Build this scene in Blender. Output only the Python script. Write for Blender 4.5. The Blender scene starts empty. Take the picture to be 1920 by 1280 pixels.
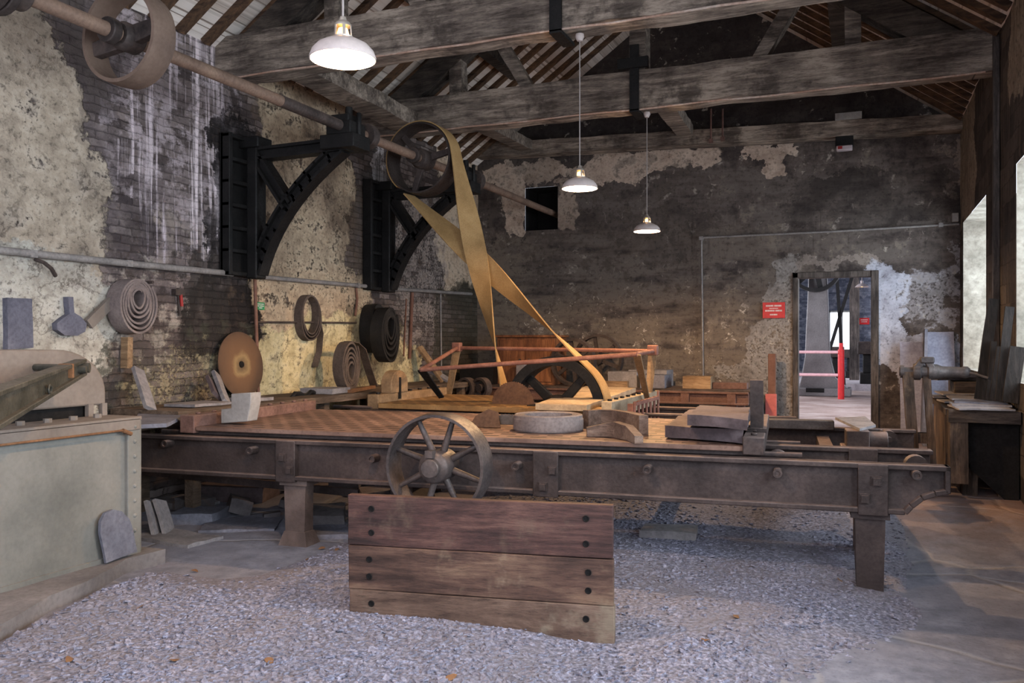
import bpy, bmesh, math, random
from mathutils import Vector, Matrix, noise
random.seed(7)
PI = math.pi
V = Vector
SC = bpy.context.scene
COL = SC.collection

# ------------------------------------------------------------------ camera
FPX = 1600.0
TH = math.radians(22.4)
CAM = V((0, 0, 1.3))
FW = V((-math.sin(TH), math.cos(TH), 0)); RT = V((math.cos(TH), math.sin(TH), 0)); UP = V((0, 0, 1))
def ray(x, y): return FW + RT*((x-960)/FPX) + UP*((640-y)/FPX)
def atX(x, y, X): d = ray(x, y); return CAM + d*(X/d.x)
def atY(x, y, Y): d = ray(x, y); return CAM + d*(Y/d.y)
def atZ(x, y, Z): d = ray(x, y); return CAM + d*((Z-CAM.z)/d.z)
cd = bpy.data.cameras.new('camera'); co = bpy.data.objects.new('camera', cd); COL.objects.link(co)
cd.sensor_width = 36; cd.lens = FPX/1920*36; cd.clip_start = .05; cd.clip_end = 200
co.location = CAM; co.rotation_euler = (PI/2, 0, TH)
SC.camera = co

# ------------------------------------------------------------------ mesh builder
class MB:
    def __init__(s): s.bm = bmesh.new()
    def faces(s, vs, fs):
        v = [s.bm.verts.new(p) for p in vs]
        for f in fs:
            try: s.bm.faces.new([v[i] for i in f])
            except ValueError: pass
        return s
    def hexa(s, p):   # 8 points: bottom 4 ccw, top 4 ccw
        return s.faces(p, [(3,2,1,0),(4,5,6,7),(0,1,5,4),(1,2,6,5),(2,3,7,6),(3,0,4,7)])
    def box(s, c, size, M=None):
        x, y, z = size[0]/2, size[1]/2, size[2]/2
        p = [V(q) for q in ((-x,-y,-z),(x,-y,-z),(x,y,-z),(-x,y,-z),(-x,-y,z),(x,-y,z),(x,y,z),(-x,y,z))]
        if M is not None: p = [M @ q for q in p]
        return s.hexa([q + V(c) for q in p])
    def bx(s, x0, x1, y0, y1, z0, z1):
        return s.box(((x0+x1)/2, (y0+y1)/2, (z0+z1)/2), (abs(x1-x0), abs(y1-y0), abs(z1-z0)))
    def bar(s, p0, p1, w, h, up=(0,0,1), w1=None, h1=None):
        p0, p1 = V(p0), V(p1); d = (p1-p0).normalized(); u = V(up); sd = d.cross(u)
        if sd.length < 1e-4: sd = d.cross(V((0,1,0)))
        sd.normalize(); u = sd.cross(d).normalized()
        w1 = w if w1 is None else w1; h1 = h if h1 is None else h1
        a = [p0 - sd*w/2 - u*h/2, p0 + sd*w/2 - u*h/2, p1 + sd*w1/2 - u*h1/2, p1 - sd*w1/2 - u*h1/2]
        b = [p0 - sd*w/2 + u*h/2, p0 + sd*w/2 + u*h/2, p1 + sd*w1/2 + u*h1/2, p1 - sd*w1/2 + u*h1/2]
        return s.hexa(a + b)
    def tube(s, pts, r, n=10, closed=False, caps=True):
        pts = [V(p) for p in pts]; m = len(pts); rings = []; side = None
        rr = r if isinstance(r, (list, tuple)) else [r]*m
        for i, p in enumerate(pts):
            a = pts[(i-1) % m] if (closed or i > 0) else p
            b = pts[(i+1) % m] if (closed or i < m-1) else p
            t = (b-a).normalized()
            if side is None:
                side = t.orthogonal().normalized()
            side = (side - t*side.dot(t))
            if side.length < 1e-5: side = t.orthogonal()
            side.normalize(); bi = t.cross(side)
            rings.append([s.bm.verts.new(p + (side*math.cos(2*PI*k/n) + bi*math.sin(2*PI*k/n))*rr[i]) for k in range(n)])
        for i in range(m if closed else m-1):
            A, B = rings[i], rings[(i+1) % m]
            for k in range(n):
                s.bm.faces.new((A[k], A[(k+1)%n], B[(k+1)%n], B[k]))
        if caps and not closed:
            s.bm.faces.new(rings[0][::-1]); s.bm.faces.new(rings[-1])
        return s
    def cyl(s, p0, p1, r0, r1=None, n=20): return s.tube([p0, p1], [r0, r0 if r1 is None else r1], n)
    def lathe(s, prof, M=None, n=28, closed=False):   # prof: (r, z); axis local z
        M = M or Matrix(); rings = []
        for r, z in prof:
            if r < 1e-6: rings.append([s.bm.verts.new(M @ V((0,0,z)))])
            else: rings.append([s.bm.verts.new(M @ V((r*math.cos(2*PI*k/n), r*math.sin(2*PI*k/n), z))) for k in range(n)])
        idx = list(range(len(prof)-1)) + ([-1] if closed else [])
        for i in idx:
            A, B = (rings[i], rings[i+1]) if i >= 0 else (rings[-1], rings[0])
            for k in range(n):
                q = [A[k % len(A)], A[(k+1) % len(A)], B[(k+1) % len(B)], B[k % len(B)]]
                u = []
                for v in q:
                    if v not in u: u.append(v)
                if len(u) > 2:
                    try: s.bm.faces.new(u)
                    except ValueError: pass
        return s
    def prism(s, poly, h, M=None):
        M = M or Matrix(); n = len(poly)
        a = [s.bm.verts.new(M @ V((x, y, 0))) for x, y in poly]; b = [s.bm.verts.new(M @ V((x, y, h))) for x, y in poly]
        s.bm.faces.new(a[::-1]); s.bm.faces.new(b)
        for i in range(n): s.bm.faces.new((a[i], a[(i+1)%n], b[(i+1)%n], b[i]))
        return s
    def ribbon(s, pts, wid, nrm, w, t, closed=True):   # belt: width dir wid[i], thickness dir nrm[i]
        R = []
        for p, a, b in zip(pts, wid, nrm):
            R.append([s.bm.verts.new(V(p) + V(a)*(w/2*i) + V(b)*(t/2*j)) for i, j in ((-1,-1),(1,-1),(1,1),(-1,1))])
        m = len(R)
        for i in range(m if closed else m-1):
            A, B = R[i], R[(i+1) % m]
            for k in range(4): s.bm.faces.new((A[k], A[(k+1)%4], B[(k+1)%4], B[k]))
        if not closed: s.bm.faces.new(R[0][::-1]); s.bm.faces.new(R[-1])
        return s
    def rough(s, cut=.12, amp=.01, sc=3.0, seed=0):
        for _ in range(6):
            e = [e for e in s.bm.edges if e.calc_length() > cut*1.5]
            if not e or len(s.bm.verts) > 30000: break
            bmesh.ops.subdivide_edges(s.bm, edges=e, cuts=1, use_grid_fill=True)
        for v in s.bm.verts:
            v.co += noise.noise_vector(v.co*sc + V((seed*7.3, seed*3.1, seed)))*amp + noise.noise_vector(v.co*sc*4 + V((seed, 5, seed*2)))*amp*.35
        return s

MW = {}
def _prep(o, label=None, cat=None, group=None, kind=None):
    if label: o['label'] = label
    if cat: o['category'] = cat
    if group: o['group'] = group
    if kind: o['kind'] = kind
    return o
def thing(name, label, cat, loc=(0,0,0), rz=0, group=None):
    o = bpy.data.objects.new(name, None); COL.objects.link(o); o.empty_display_size = .1
    o.location = loc; o.rotation_euler = (0, 0, rz)
    MW[o.name] = Matrix.Translation(V(loc)) @ Matrix.Rotation(rz, 4, 'Z')
    return _prep(o, label, cat, group)
def mk(name, mb, mat, parent=None, label=None, cat=None, group=None, kind=None, bev=0, smooth=40, world=False, origin=None, M=None):
    bm = mb.bm
    bmesh.ops.recalc_face_normals(bm, faces=bm.faces)
    if M is not None: bm.transform(M)
    inv = None
    if parent is not None and world: inv = MW[parent.name].inverted(); bm.transform(inv)
    loc = V((0,0,0))
    if parent is None:
        if origin == 'base':
            xs = [v.co for v in bm.verts]
            loc = V((sum(v.x for v in xs)/len(xs), sum(v.y for v in xs)/len(xs), min(v.z for v in xs)))
        elif origin is not None: loc = V(origin)
        bm.transform(Matrix.Translation(-loc))
    me = bpy.data.meshes.new(name); bm.to_mesh(me); bm.free()
    me.materials.append(mat)
    if smooth:
        for p in me.polygons: p.use_smooth = True
        me.set_sharp_from_angle(angle=math.radians(smooth))
    o = bpy.data.objects.new(name, me); COL.objects.link(o); o.location = loc
    if parent is not None: o.parent = parent; MW[o.name] = MW[parent.name]
    else: MW[o.name] = Matrix.Translation(loc)
    if bev:
        b = o.modifiers.new('bevel', 'BEVEL'); b.width = bev; b.segments = 2; b.limit_method = 'ANGLE'; b.angle_limit = math.radians(40)
    return _prep(o, label, cat, group, kind)
def struct(name, mb, mat, **k): return mk(name, mb, mat, kind='structure', **k)
def dup(o, parent=None, loc=None, rz=None, label=None, group=None):
    c = o.copy(); COL.objects.link(c)
    if parent is not None: c.parent = parent
    if loc is not None: c.location = loc
    if rz is not None: c.rotation_euler = (0, 0, rz)
    if label: c['label'] = label
    if group: c['group'] = group
    for ch in [q for q in COL.objects if q.parent == o]: dup(ch, c)
    return c
def AX(axis, loc=(0,0,0), spin=0):   # matrix taking local z to the given axis
    q = V((0,0,1)).rotation_difference(V(axis)).to_matrix().to_4x4()
    return Matrix.Translation(V(loc)) @ q @ Matrix.Rotation(spin, 4, 'Z')
def floor_z(x, y):
    t = max(0, min(1, (y-4.6)/2.6)); t = t*t*(3-2*t)
    return .15*t

# ------------------------------------------------------------------ materials
def lin(c):
    return tuple(((v/255)/12.92 if v/255 <= .04045 else ((v/255+.055)/1.055)**2.4) for v in c) + (1,)
class NT:
    def __init__(s, name):
        s.m = bpy.data.materials.new(name); s.m.use_nodes = True; s.t = s.m.node_tree
        s.t.nodes.clear(); s.out = s.n('ShaderNodeOutputMaterial'); s.b = s.n('ShaderNodeBsdfPrincipled')
        s.l(s.b.outputs[0], s.out.inputs[0]); s.tc = s.n('ShaderNodeTexCoord')
    def n(s, t, **k):
        x = s.t.nodes.new(t)
        for a, b in k.items(): setattr(x, a, b)
        return x
    def l(s, a, b): s.t.links.new(a, b)
    def put(s, sock, v):
        if isinstance(v, bpy.types.NodeSocket): s.l(v, sock)
        else:
            try: sock.default_value = v
            except (TypeError, ValueError): sock.default_value = v[:3]
    def mapping(s, scale=(1,1,1), vec=None):
        m = s.n('ShaderNodeMapping'); m.inputs['Scale'].default_value = scale
        s.l(vec or s.tc.outputs['Object'], m.inputs[0]); return m.outputs[0]
    def noise(s, scale=5, detail=4, rough=.6, vec=None, dist=0):
        x = s.n('ShaderNodeTexNoise'); x.inputs['Scale'].default_value = scale; x.inputs['Detail'].default_value = detail
        x.inputs['Roughness'].default_value = rough; x.inputs['Distortion'].default_value = dist
        s.l(vec or s.tc.outputs['Object'], x.inputs['Vector']); return x.outputs
    def voro(s, scale, vec=None, feature='F1', rand=1):
        x = s.n('ShaderNodeTexVoronoi', feature=feature); x.inputs['Scale'].default_value = scale; x.inputs['Randomness'].default_value = rand
        s.l(vec or s.tc.outputs['Object'], x.inputs['Vector']); return x.outputs
    def ramp(s, f, stops, interp='LINEAR'):
        x = s.n('ShaderNodeValToRGB'); r = x.color_ramp; r.interpolation = interp
        while len(r.elements) < len(stops): r.elements.new(.5)
        for e, (p, c) in zip(r.elements, stops): e.position = p; e.color = c if len(c) == 4 else tuple(c)+(1,)
        s.l(f, x.inputs[0]); return x.outputs[0]
    def rng(s, f, a, b, c=0., d=1., smooth=True):
        x = s.n('ShaderNodeMapRange', interpolation_type='SMOOTHSTEP' if smooth else 'LINEAR')
        s.put(x.inputs[0], f)
        for i, v in ((1,a),(2,b),(3,c),(4,d)): s.put(x.inputs[i], v)
        return x.outputs[0]
    def mix(s, f, a, b, mode='MIX'):
        x = s.n('ShaderNodeMix', data_type='RGBA', blend_type=mode)
        s.put(x.inputs[0], f); s.put(x.inputs[6], a); s.put(x.inputs[7], b); return x.outputs[2]
    def math(s, op, a, b=0, clamp=False):
        x = s.n('ShaderNodeMath', operation=op, use_clamp=clamp); s.put(x.inputs[0], a); s.put(x.inputs[1], b); return x.outputs[0]
    def vm(s, op, a, b=None):
        x = s.n('ShaderNodeVectorMath', operation=op); s.put(x.inputs[0], a)
        if b is not None: s.put(x.inputs[1], b)
        return x.outputs['Value'] if op in ('LENGTH', 'DOT_PRODUCT') else x.outputs[0]
    def bump(s, h, st=.4, d=.02, prev=None):
        x = s.n('ShaderNodeBump'); x.inputs['Strength'].default_value = st; x.inputs['Distance'].default_value = d
        s.l(h, x.inputs['Height'])
        if prev is not None: s.l(prev, x.inputs['Normal'])
        return x.outputs[0]
    def done(s, col, rough=.8, metal=0., nrm=None, spec=None):
        s.put(s.b.inputs['Base Color'], col); s.put(s.b.inputs['Roughness'], rough); s.put(s.b.inputs['Metallic'], metal)
        if spec is not None: s.put(s.b.inputs['Specular IOR Level'], spec)
        if nrm is not None: s.l(nrm, s.b.inputs['Normal'])
        return s.m
GAIN = 1.0
def L(c, g=None):
    q = lin(c); g = GAIN if g is None else g
    return (min(q[0]*g, .95), min(q[1]*g, .95), min(q[2]*g, .95), 1)
def weathered(name, c1, c2, c3=None, sc=6, rough=.75, metal=0., bump=.3, fine=60, stretch=(1,1,1), dust=None, dust_amt=.5, fm=.3, d=.01, lo=.35, hi=.65, spec=.3):
    t = NT(name); v = t.mapping(stretch)
    a = t.noise(sc, 6, .65, v)['Fac']; b = t.noise(fine, 3, .6, v)['Fac']
    st = [(lo, L(c1)), (hi, L(c2))]
    if c3: st = [(lo-.08, L(c1)), (.5, L(c2)), (hi+.08, L(c3))]
    col = t.ramp(a, st)
    col = t.mix(t.rng(b, .35, .75, 0., fm), col, L(tuple(v*.55 for v in c1)))
    if dust:   # dust lying on surfaces that face up
        g = t.n('ShaderNodeNewGeometry'); sx = t.n('ShaderNodeSeparateXYZ'); t.l(g.outputs['Normal'], sx.inputs[0])
        f = t.math('MULTIPLY', t.rng(sx.outputs[2], .3, .95), t.rng(t.noise(9, 4)['Fac'], .3, .65, dust_amt*.5, dust_amt))
        col = t.mix(f, col, L(dust))
    h = t.math('ADD', t.math('MULTIPLY', a, 1.), t.math('MULTIPLY', b, .45))
    return t.done(col, t.rng(b, .3, .7, rough-.08, min(1, rough+.1)), metal, t.bump(h, bump, d), spec)
def wood(name, c1, c2, c3, axis='x', sc=7, rough=.85, bump=.5, k=9, spec=.25, blotch=None, bl_amt=.6):
    st = {'x': (1, k, k), 'y': (k, 1, k), 'z': (k, k, 1)}[axis]
    t = NT(name); v = t.mapping(st)
    a = t.noise(sc*.35, 6, .75, v, .4)['Fac']; g = t.noise(sc*2.2, 5, .8, v)['Fac']; big = t.noise(1.9, 5, .6)['Fac']
    col = t.ramp(t.math('ADD', t.math('MULTIPLY', a, .6), t.math('MULTIPLY', big, .4)), [(.40, L(c1)), (.5, L(c2)), (.60, L(c3))])
    col = t.mix(t.rng(g, .5, .72, 0., .7), col, L(tuple(v*.4 for v in c1)))
    if blotch: col = t.mix(t.rng(t.noise(2.6, 5, .7)['Fac'], .52, .66, 0., bl_amt), col, L(blotch))
    return t.done(col, rough, 0, t.bump(t.math('ADD', g, a), bump, .012), spec)
def plain(name, c, rough=.6, metal=0., emit=None, est=1, spec=.4):
    t = NT(name)
    if emit: t.b.inputs['Emission Color'].default_value = lin(emit); t.b.inputs['Emission Strength'].default_value = est
    n = t.noise(18, 4)['Fac']
    return t.done(t.mix(t.rng(n, .35, .75, 0., .35), L(c), L(tuple(q*.7 for q in c))), rough, metal, None, spec)
# ------------------------------------------------------------------ room constants
XL, XR, YB = -5.2, 1.05, 11.3
Y0 = -1.2
RIDGE_X, RIDGE_Z, SLOPE = -2.07, 6.05, .70
def roof_z(x): return RIDGE_Z - SLOPE*abs(x-RIDGE_X)

# ------------------------------------------------------------------ wall materials
def wall_mat(name, axes, px, base, layers, seed=0., brick=.6, bump=.8, bw=.22, bh=.062):
    """axes: which object axes run along and up the wall. layers: list of (kind, blobs, colours, breakup, ...)"""
    t = NT(name); sx = t.n('ShaderNodeSeparateXYZ'); t.l(t.tc.outputs['Object'], sx.inputs[0])
    cb = t.n('ShaderNodeCombineXYZ'); t.l(sx.outputs[axes[0]], cb.inputs[0]); t.l(sx.outputs[2], cb.inputs[1]); cb.inputs[2].default_value = seed
    P = cb.outputs[0]
    nz = t.noise(1.7, 6, .62, P)['Color']; nz2 = t.noise(7, 4, .6, P)['Color']
    half = (.5, .5, .5)
    W = t.vm('ADD', P, t.vm('MULTIPLY', t.vm('SUBTRACT', nz, half), (.85, .85, 0)))
    W = t.vm('ADD', W, t.vm('MULTIPLY', t.vm('SUBTRACT', nz2, half), (.22, .22, 0)))
    n_big = t.noise(1.3, 6, .65, P)['Fac']; n_mid = t.noise(5, 6, .68, P)['Fac']; n_fin = t.noise(34, 4, .7, P)['Fac']
    streak = t.noise(1, 5, .65, t.mapping((16, .55, 1), P))['Fac']
    wavy = t.vm('ADD', P, t.vm('MULTIPLY', t.vm('SUBTRACT', nz2, half), (.07, .045, 0)))
    bk = t.n('ShaderNodeTexBrick'); bk.inputs['Scale'].default_value = 1; bk.inputs['Brick Width'].default_value = bw; bk.inputs['Row Height'].default_value = bh
    bk.inputs['Mortar Size'].default_value = .006; bk.inputs['Mortar Smooth'].default_value = .6; bk.inputs['Bias'].default_value = 0
    bk.inputs['Color1'].default_value = (0,0,0,1); bk.inputs['Color2'].default_value = (1,1,1,1); bk.inputs['Mortar'].default_value = (.5,.5,.5,1)
    t.l(wavy, bk.inputs['Vector'])
    brand = t.math('ADD', t.math('MULTIPLY', bk.outputs['Color'], .45 if brick > .1 else .12), t.math('MULTIPLY', n_mid, .55 if brick > .1 else .85))
    col = t.ramp(brand, [(.22, L(base[0])), (.5, L(base[1])), (.8, L(base[2]))] if brick > .1 else [(.34, L(base[0])), (.5, L(base[1])), (.66, L(base[2]))])
    col = t.mix(t.math('MULTIPLY', bk.outputs['Fac'], brick), col, L(base[3]))
    flat = None
    def union(blobs):
        acc = None
        for b in blobs:
            x0, y0, x1, y1 = b[:4]; soft = b[4] if len(b) > 4 else .25
            a, c = px(x0, y0), px(x1, y1); m0, m1 = px((x0+x1)/2, y0), px((x0+x1)/2, y1)
            cx, rx = (a[0]+c[0])/2, abs(c[0]-a[0])/2; cz, rz = (m0[1]+m1[1])/2, abs(m1[1]-m0[1])/2
            q = t.vm('MULTIPLY', t.vm('SUBTRACT', W, (cx, cz, seed)), (1/rx, 1/rz, 0))
            q2 = t.vm('MULTIPLY', q, q); f = t.vm('DOT_PRODUCT', q2, q2)      # a rounded box
            m = t.rng(f, 1+soft*4.5, max(.02, 1-soft*3.), 0., 1.)
            acc = m if acc is None else t.math('MAXIMUM', acc, m)
        return acc
    flatten = None
    for kind, blobs, cols, amt, brk in layers:
        mask = union(blobs) if blobs else None
        if mask is not None and kind != 'flat':
            rag = t.math('ADD', t.math('MULTIPLY', t.math('SUBTRACT', n_mid, .5), 1.5), t.math('MULTIPLY', t.math('SUBTRACT', n_fin, .5), .9))
            mask = t.rng(t.math('ADD', mask, rag), .36, .64)
        def A(m): return m if mask is None else (mask if m is None else t.math('MULTIPLY', mask, m))
        if kind == 'plaster':
            c = t.ramp(n_mid, [(.3, L(cols[0])), (.5, L(cols[1])), (.68, L(cols[2]))])
            c = t.mix(t.rng(n_fin, .5, .75, 0., .35), c, L(tuple(v*.5 for v in cols[0])))
            m = A(t.rng(t.math('ADD', t.math('MULTIPLY', n_mid, .6), t.math('MULTIPLY', n_fin, .4)), brk-.05, brk+.05, amt, 0.))
            col = t.mix(m, col, c); flatten = m if flatten is None else t.math('MAXIMUM', flatten, m)
        elif kind == 'streak':
            col = t.mix(A(t.rng(streak, brk, brk+.12, 0., amt)), col, L(cols[0]))
        elif kind == 'smear':
            sm = t.noise(1, 5, .62, t.mapping((1.1, 5.5, 1), P))['Fac']
            col = t.mix(A(t.rng(sm, brk-.1, brk+.12, 0., amt)), col, L(cols[0]))
        elif kind == 'stain':
            col = t.mix(A(t.rng(n_big, brk-.14, brk+.14, 0., amt)), col, L(cols[0]))
        elif kind == 'blotch':
            col = t.mix(A(t.rng(n_mid, brk-.05, brk+.05, 0., amt)), col, L(cols[0]))
        elif kind == 'flat':
            col = t.mix(t.math('MULTIPLY', mask, amt), col, L(cols[0]))
        elif kind == 'speck':
            vo = t.voro(brk, W)['Distance']; col = t.mix(A(t.math('MULTIPLY', t.rng(vo, .09, .2, amt, 0.), t.rng(n_mid, .46, .58, 0., 1.))), col, L(cols[0]))
        elif kind == 'crack':
            vo = t.voro(brk, W, 'DISTANCE_TO_EDGE')['Distance']; col = t.mix(A(t.math('MULTIPLY', t.rng(vo, .0, .035, amt, 0.), t.rng(n_big, .4, .6))), col, L(cols[0]))
    gr = t.noise(17, 5, .75, P)['Fac']; col = t.mix(t.rng(gr, .5, .68, 0., .5), col, L(tuple(v*.72 for v in base[3])))
    hb = t.math('MULTIPLY', t.math('SUBTRACT', 1., bk.outputs['Fac']), .6 if brick > .1 else .15)
    if flatten is not None: hb = t.math('ADD', t.math('MULTIPLY', hb, t.math('SUBTRACT', 1., flatten)), t.math('MULTIPLY', flatten, 1.1))
    h = t.math('ADD', hb, t.math('ADD', t.math('MULTIPLY', n_mid, .7), t.math('MULTIPLY', n_fin, .25)))
    return t.done(col, .92, 0, t.bump(h, bump, .03), .15)

def pL(x, y): p = atX(x, y, XL); return (p.y, p.z)
def pB(x, y): p = atY(x, y, YB); return (p.x, p.z)
def pR(x, y): p = atX(x, y, XR); return (p.y, p.z)

m_wall_left = wall_mat('stained plaster and slate rubble', (1,), pL,
    [(66,58,58), (100,89,86), (140,127,124), (56,49,49)], [
    ('blotch', [(100,330,430,720,.3)], [(158,144,134)], .6, .53),
    ('blotch', [(200,-60,440,400,.3)], [(184,170,174)], .7, .52), ('smear', [(110,-60,430,520,.3)], [(128,116,116)], .6, .5),
    ('stain', [(110,40,230,330,.4), (205,330,300,520,.4)], [(62,54,56)], .75, .46),
    ('streak', [(250,-60,430,470,.3)], [(205,190,196)], .9, .52),
    ('streak', [(355,20,412,470,.25)], [(225,210,214)], .95, .47),
    ('streak', [(190,240,300,330,.3)], [(200,186,190)], .7, .5),
    ('plaster', [(-120,-60,85,140,.3), (-160,60,150,260,.2), (-160,230,205,430,.2), (-160,400,190,500,.3)], [(128,115,102),(168,153,136),(192,178,162)], 1., .62),
    ('plaster', [(-160,480,205,780,.25)], [(138,130,120),(178,172,162),(200,196,188)], 1., .63),
    ('plaster', [(482,120,655,520,.2), (478,500,695,640,.2)], [(138,120,102),(184,163,138),(208,190,164)], 1., .58),
    ('plaster', [(462,600,760,800,.25), (700,640,790,790,.3)], [(152,138,106),(198,184,146),(220,208,174)], 1., .63),  # low plaster, with the lamps' warm yellow light put into its colour
    ('plaster', [(822,262,900,548,.12)], [(150,128,108),(198,176,154),(216,198,178)], 1., .66),
    ('plaster', [(740,350,830,640,.3)], [(130,116,108),(172,158,150),(200,188,178)], .9, .5),
    ('plaster', [(255,660,420,790,.4)], [(130,118,96),(160,148,122),(190,178,150)], .8, .48),
    ('streak', [(705,270,725,350,.3)], [(215,205,205)], .9, .4),
    ('stain', [(560,230,660,340,.4), (610,250,680,420,.4)], [(84,70,60)], .75, .5),
    ('stain', [(140,30,210,260,.5)], [(70,62,62)], .75, .45),
    ('stain', [(400,230,475,720,.35), (330,520,470,680,.4)], [(34,30,30)], .97, .36),
    ('stain', [(330,480,420,690,.4)], [(52,48,46)], .8, .45),
    ('stain', [(660,300,745,720,.4)], [(60,54,50)], .75, .45),
    ('stain', [(815,540,900,760,.3)], [(66,62,52)], .85, .42),
    ('stain', [(200,640,300,800,.5)], [(70,66,60)], .7, .5),
    ('stain', [(470,120,690,520,.3)], [(112,94,80)], .75, .54), ('blotch', [(470,120,900,780,.3)], [(84,70,58)], .6, .60),
    ('stain', [(-160,-60,210,500,.3)], [(104,94,88)], .6, .56), ('blotch', [(-160,-60,230,780,.3)], [(92,82,76)], .5, .62),
    ('blotch', [(200,600,480,790,.3)], [(60,60,52)], .8, .53), ('blotch', [(230,640,470,790,.3)], [(178,166,136)], .6, .57),
    ('blotch', [(210,490,330,660,.3)], [(168,158,150)], .6, .55),
    ('speck', [(480,500,780,780,.3)], [(70,58,44)], .8, 9.), ('speck', [(-160,-60,200,480,.3)], [(66,58,54)], .7, 6.),
    ('crack', None, [(66,56,50)], .6, 2.2),
    ], seed=0., brick=.55)
m_wall_back = wall_mat('soot blackened lime wash', (0,), pB,
    [(64,57,55), (92,83,79), (120,110,103), (52,46,45)], [
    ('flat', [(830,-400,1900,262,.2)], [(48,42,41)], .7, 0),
    ('smear', [(860,440,1490,800,.4)], [(124,112,101)], .85, .45),
    ('smear', [(1050,330,1480,560,.5), (1490,300,1800,500,.5)], [(112,103,97)], .75, .49),
    ('blotch', [(860,560,1480,760,.4)], [(126,113,100)], .45, .56),
    ('stain', [(830,540,960,700,.5)], [(116,106,96)], .7, .45),
    ('plaster', [(915,296,1010,345,.12), (1010,298,1330,330,.12), (1120,272,1340,316,.12), (1395,268,1485,298,.12), (1425,285,1460,328,.15), (935,330,985,438,.15)], [(150,130,116),(192,172,156),(214,196,180)], 1., .7),
    ('plaster', [(1040,345,1078,445,.2), (985,300,1045,352,.2)], [(132,116,104),(168,150,136),(194,176,160)], .9, .6),
    ('plaster', [(1435,480,1492,800,.2), (1340,688,1440,722,.2), (1405,600,1475,720,.3)], [(112,104,100),(152,145,140),(190,184,178)], .9, .55),
    ('plaster', [(1482,490,1660,510,.15)], [(120,108,102),(142,130,122),(164,152,144)], .9, .7),
    ('blotch', [(1690,500,1800,620,.3)], [(168,164,170)], .8, .53), ('plaster', [(1642,500,1690,690,.2), (1680,640,1815,730,.25)], [(150,148,158),(184,184,196),(208,208,220)], .95, .62),  # pale plaster ends low down where a wall shadow is left as dark colour
    ('plaster', [(1690,510,1770,600,.4), (1780,450,1815,510,.3)], [(120,112,110),(166,160,162),(200,196,198)], .75, .5),
    ('plaster', [(1780,255,1800,380,.3)], [(120,104,94),(146,130,118),(166,150,138)], .7, .55),
    ('speck', [(960,540,1340,740,.3), (1320,560,1480,800,.4)], [(214,202,188)], 1., 11.), ('speck', [(1040,560,1330,740,.3)], [(206,194,180)], 1., 20.),
    ('speck', None, [(186,175,164)], .8, 4.6), ('speck', None, [(160,148,138)], .8, 9.), ('blotch', [(880,330,1800,760,.4)], [(140,128,116)], .4, .6), ('streak', [(1290,330,1800,480,.3)], [(52,46,45)], .5, .6),
    ('blotch', [(840,300,1300,560,.4)], [(50,44,42)], .5, .56),
    ('stain', [(1000,400,1320,500,.5)], [(56,49,47)], .5, .52), ('stain', [(1490,330,1800,420,.5)], [(44,39,38)], .7, .5),
    ], seed=3.3, brick=.05, bump=.45, bw=.34, bh=.14)
m_wall_right = wall_mat('streaked dark render', (1,), pR,
    [(50,45,43), (74,66,61), (98,88,80), (44,40,38)], [
    ('plaster', [(1796,130,1828,420,.2),(1893,-40,1918,190,.2)], [(126,110,94),(150,134,116),(172,156,136)], .9, .6), ('streak', None, [(128,112,96)], .8, .53),
    ('streak', None, [(40,36,35)], .8, .56),
    ], seed=6.1, brick=.15, bump=.6, bw=.4, bh=.16)
m_reveal = weathered('limewashed reveal', (112,106,96), (160,152,140), (196,188,176), 3, .9, 0, .4, 30)

# ------------------------------------------------------------------ walls with openings
def grid_wall(name, mat, P, a0, a1, z0, z1, holes, step=.14, amp=.014, top=None, backs=()):
    """P(a, z, d) -> world point, d = depth behind the face. holes = (a0, a1, z0, z1, depth, closed)"""
    def lines(lo, hi, extra):
        L_ = sorted({round(lo,4), round(hi,4)} | {round(e,4) for e in extra if lo < e < hi}); out = []
        for p, q in zip(L_, L_[1:]):
            k = max(1, int((q-p)/step))
            out += [p + (q-p)*i/k for i in range(k)]
        return out + [L_[-1]]
    A = lines(a0, a1, [h[0] for h in holes] + [h[1] for h in holes]); Z = lines(z0, z1, [h[2] for h in holes] + [h[3] for h in holes])
    mb = MB(); bm = mb.bm; vt = {}
    def vtx(i, j):
        if (i, j) not in vt:
            a, z = A[i], Z[j]
            edge = any(h[0]-.01 <= a <= h[1]+.01 and h[2]-.01 <= z <= h[3]+.01 for h in holes)
            if top: z = min(z, top(a))
            n = noise.noise(V((a*1.6, z*1.6, len(name)*3.7)))*amp + noise.noise(V((a*6, z*6, 4.2)))*amp*.5
            vt[i, j] = bm.verts.new(P(a, z, 0 if edge else n))
        return vt[i, j]
    for i in range(len(A)-1):
        for j in range(len(Z)-1):
            ca, cz = (A[i]+A[i+1])/2, (Z[j]+Z[j+1])/2
            if any(h[0] < ca < h[1] and h[2] < cz < h[3] for h in holes): continue
            if top and Z[j] >= top(A[i]) and Z[j] >= top(A[i+1]): continue
            try: bm.faces.new((vtx(i,j), vtx(i+1,j), vtx(i+1,j+1), vtx(i,j+1)))
            except ValueError: pass
    return struct(name, mb, mat, smooth=60)
def reveal(name, mat, P, h):
    a0, a1, z0, z1, d, closed = h; mb = MB()
    c = [(a0,z0),(a1,z0),(a1,z1),(a0,z1)]
    f = [P(a, z, .002) for a, z in c]; b = [P(a, z, d) for a, z in c]
    mb.faces(f + b, [(0,1,5,4),(1,2,6,5),(2,3,7,6),(3,0,4,7)] + ([(4,5,6,7)] if closed else []))
    return struct(name, mb, mat)

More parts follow.
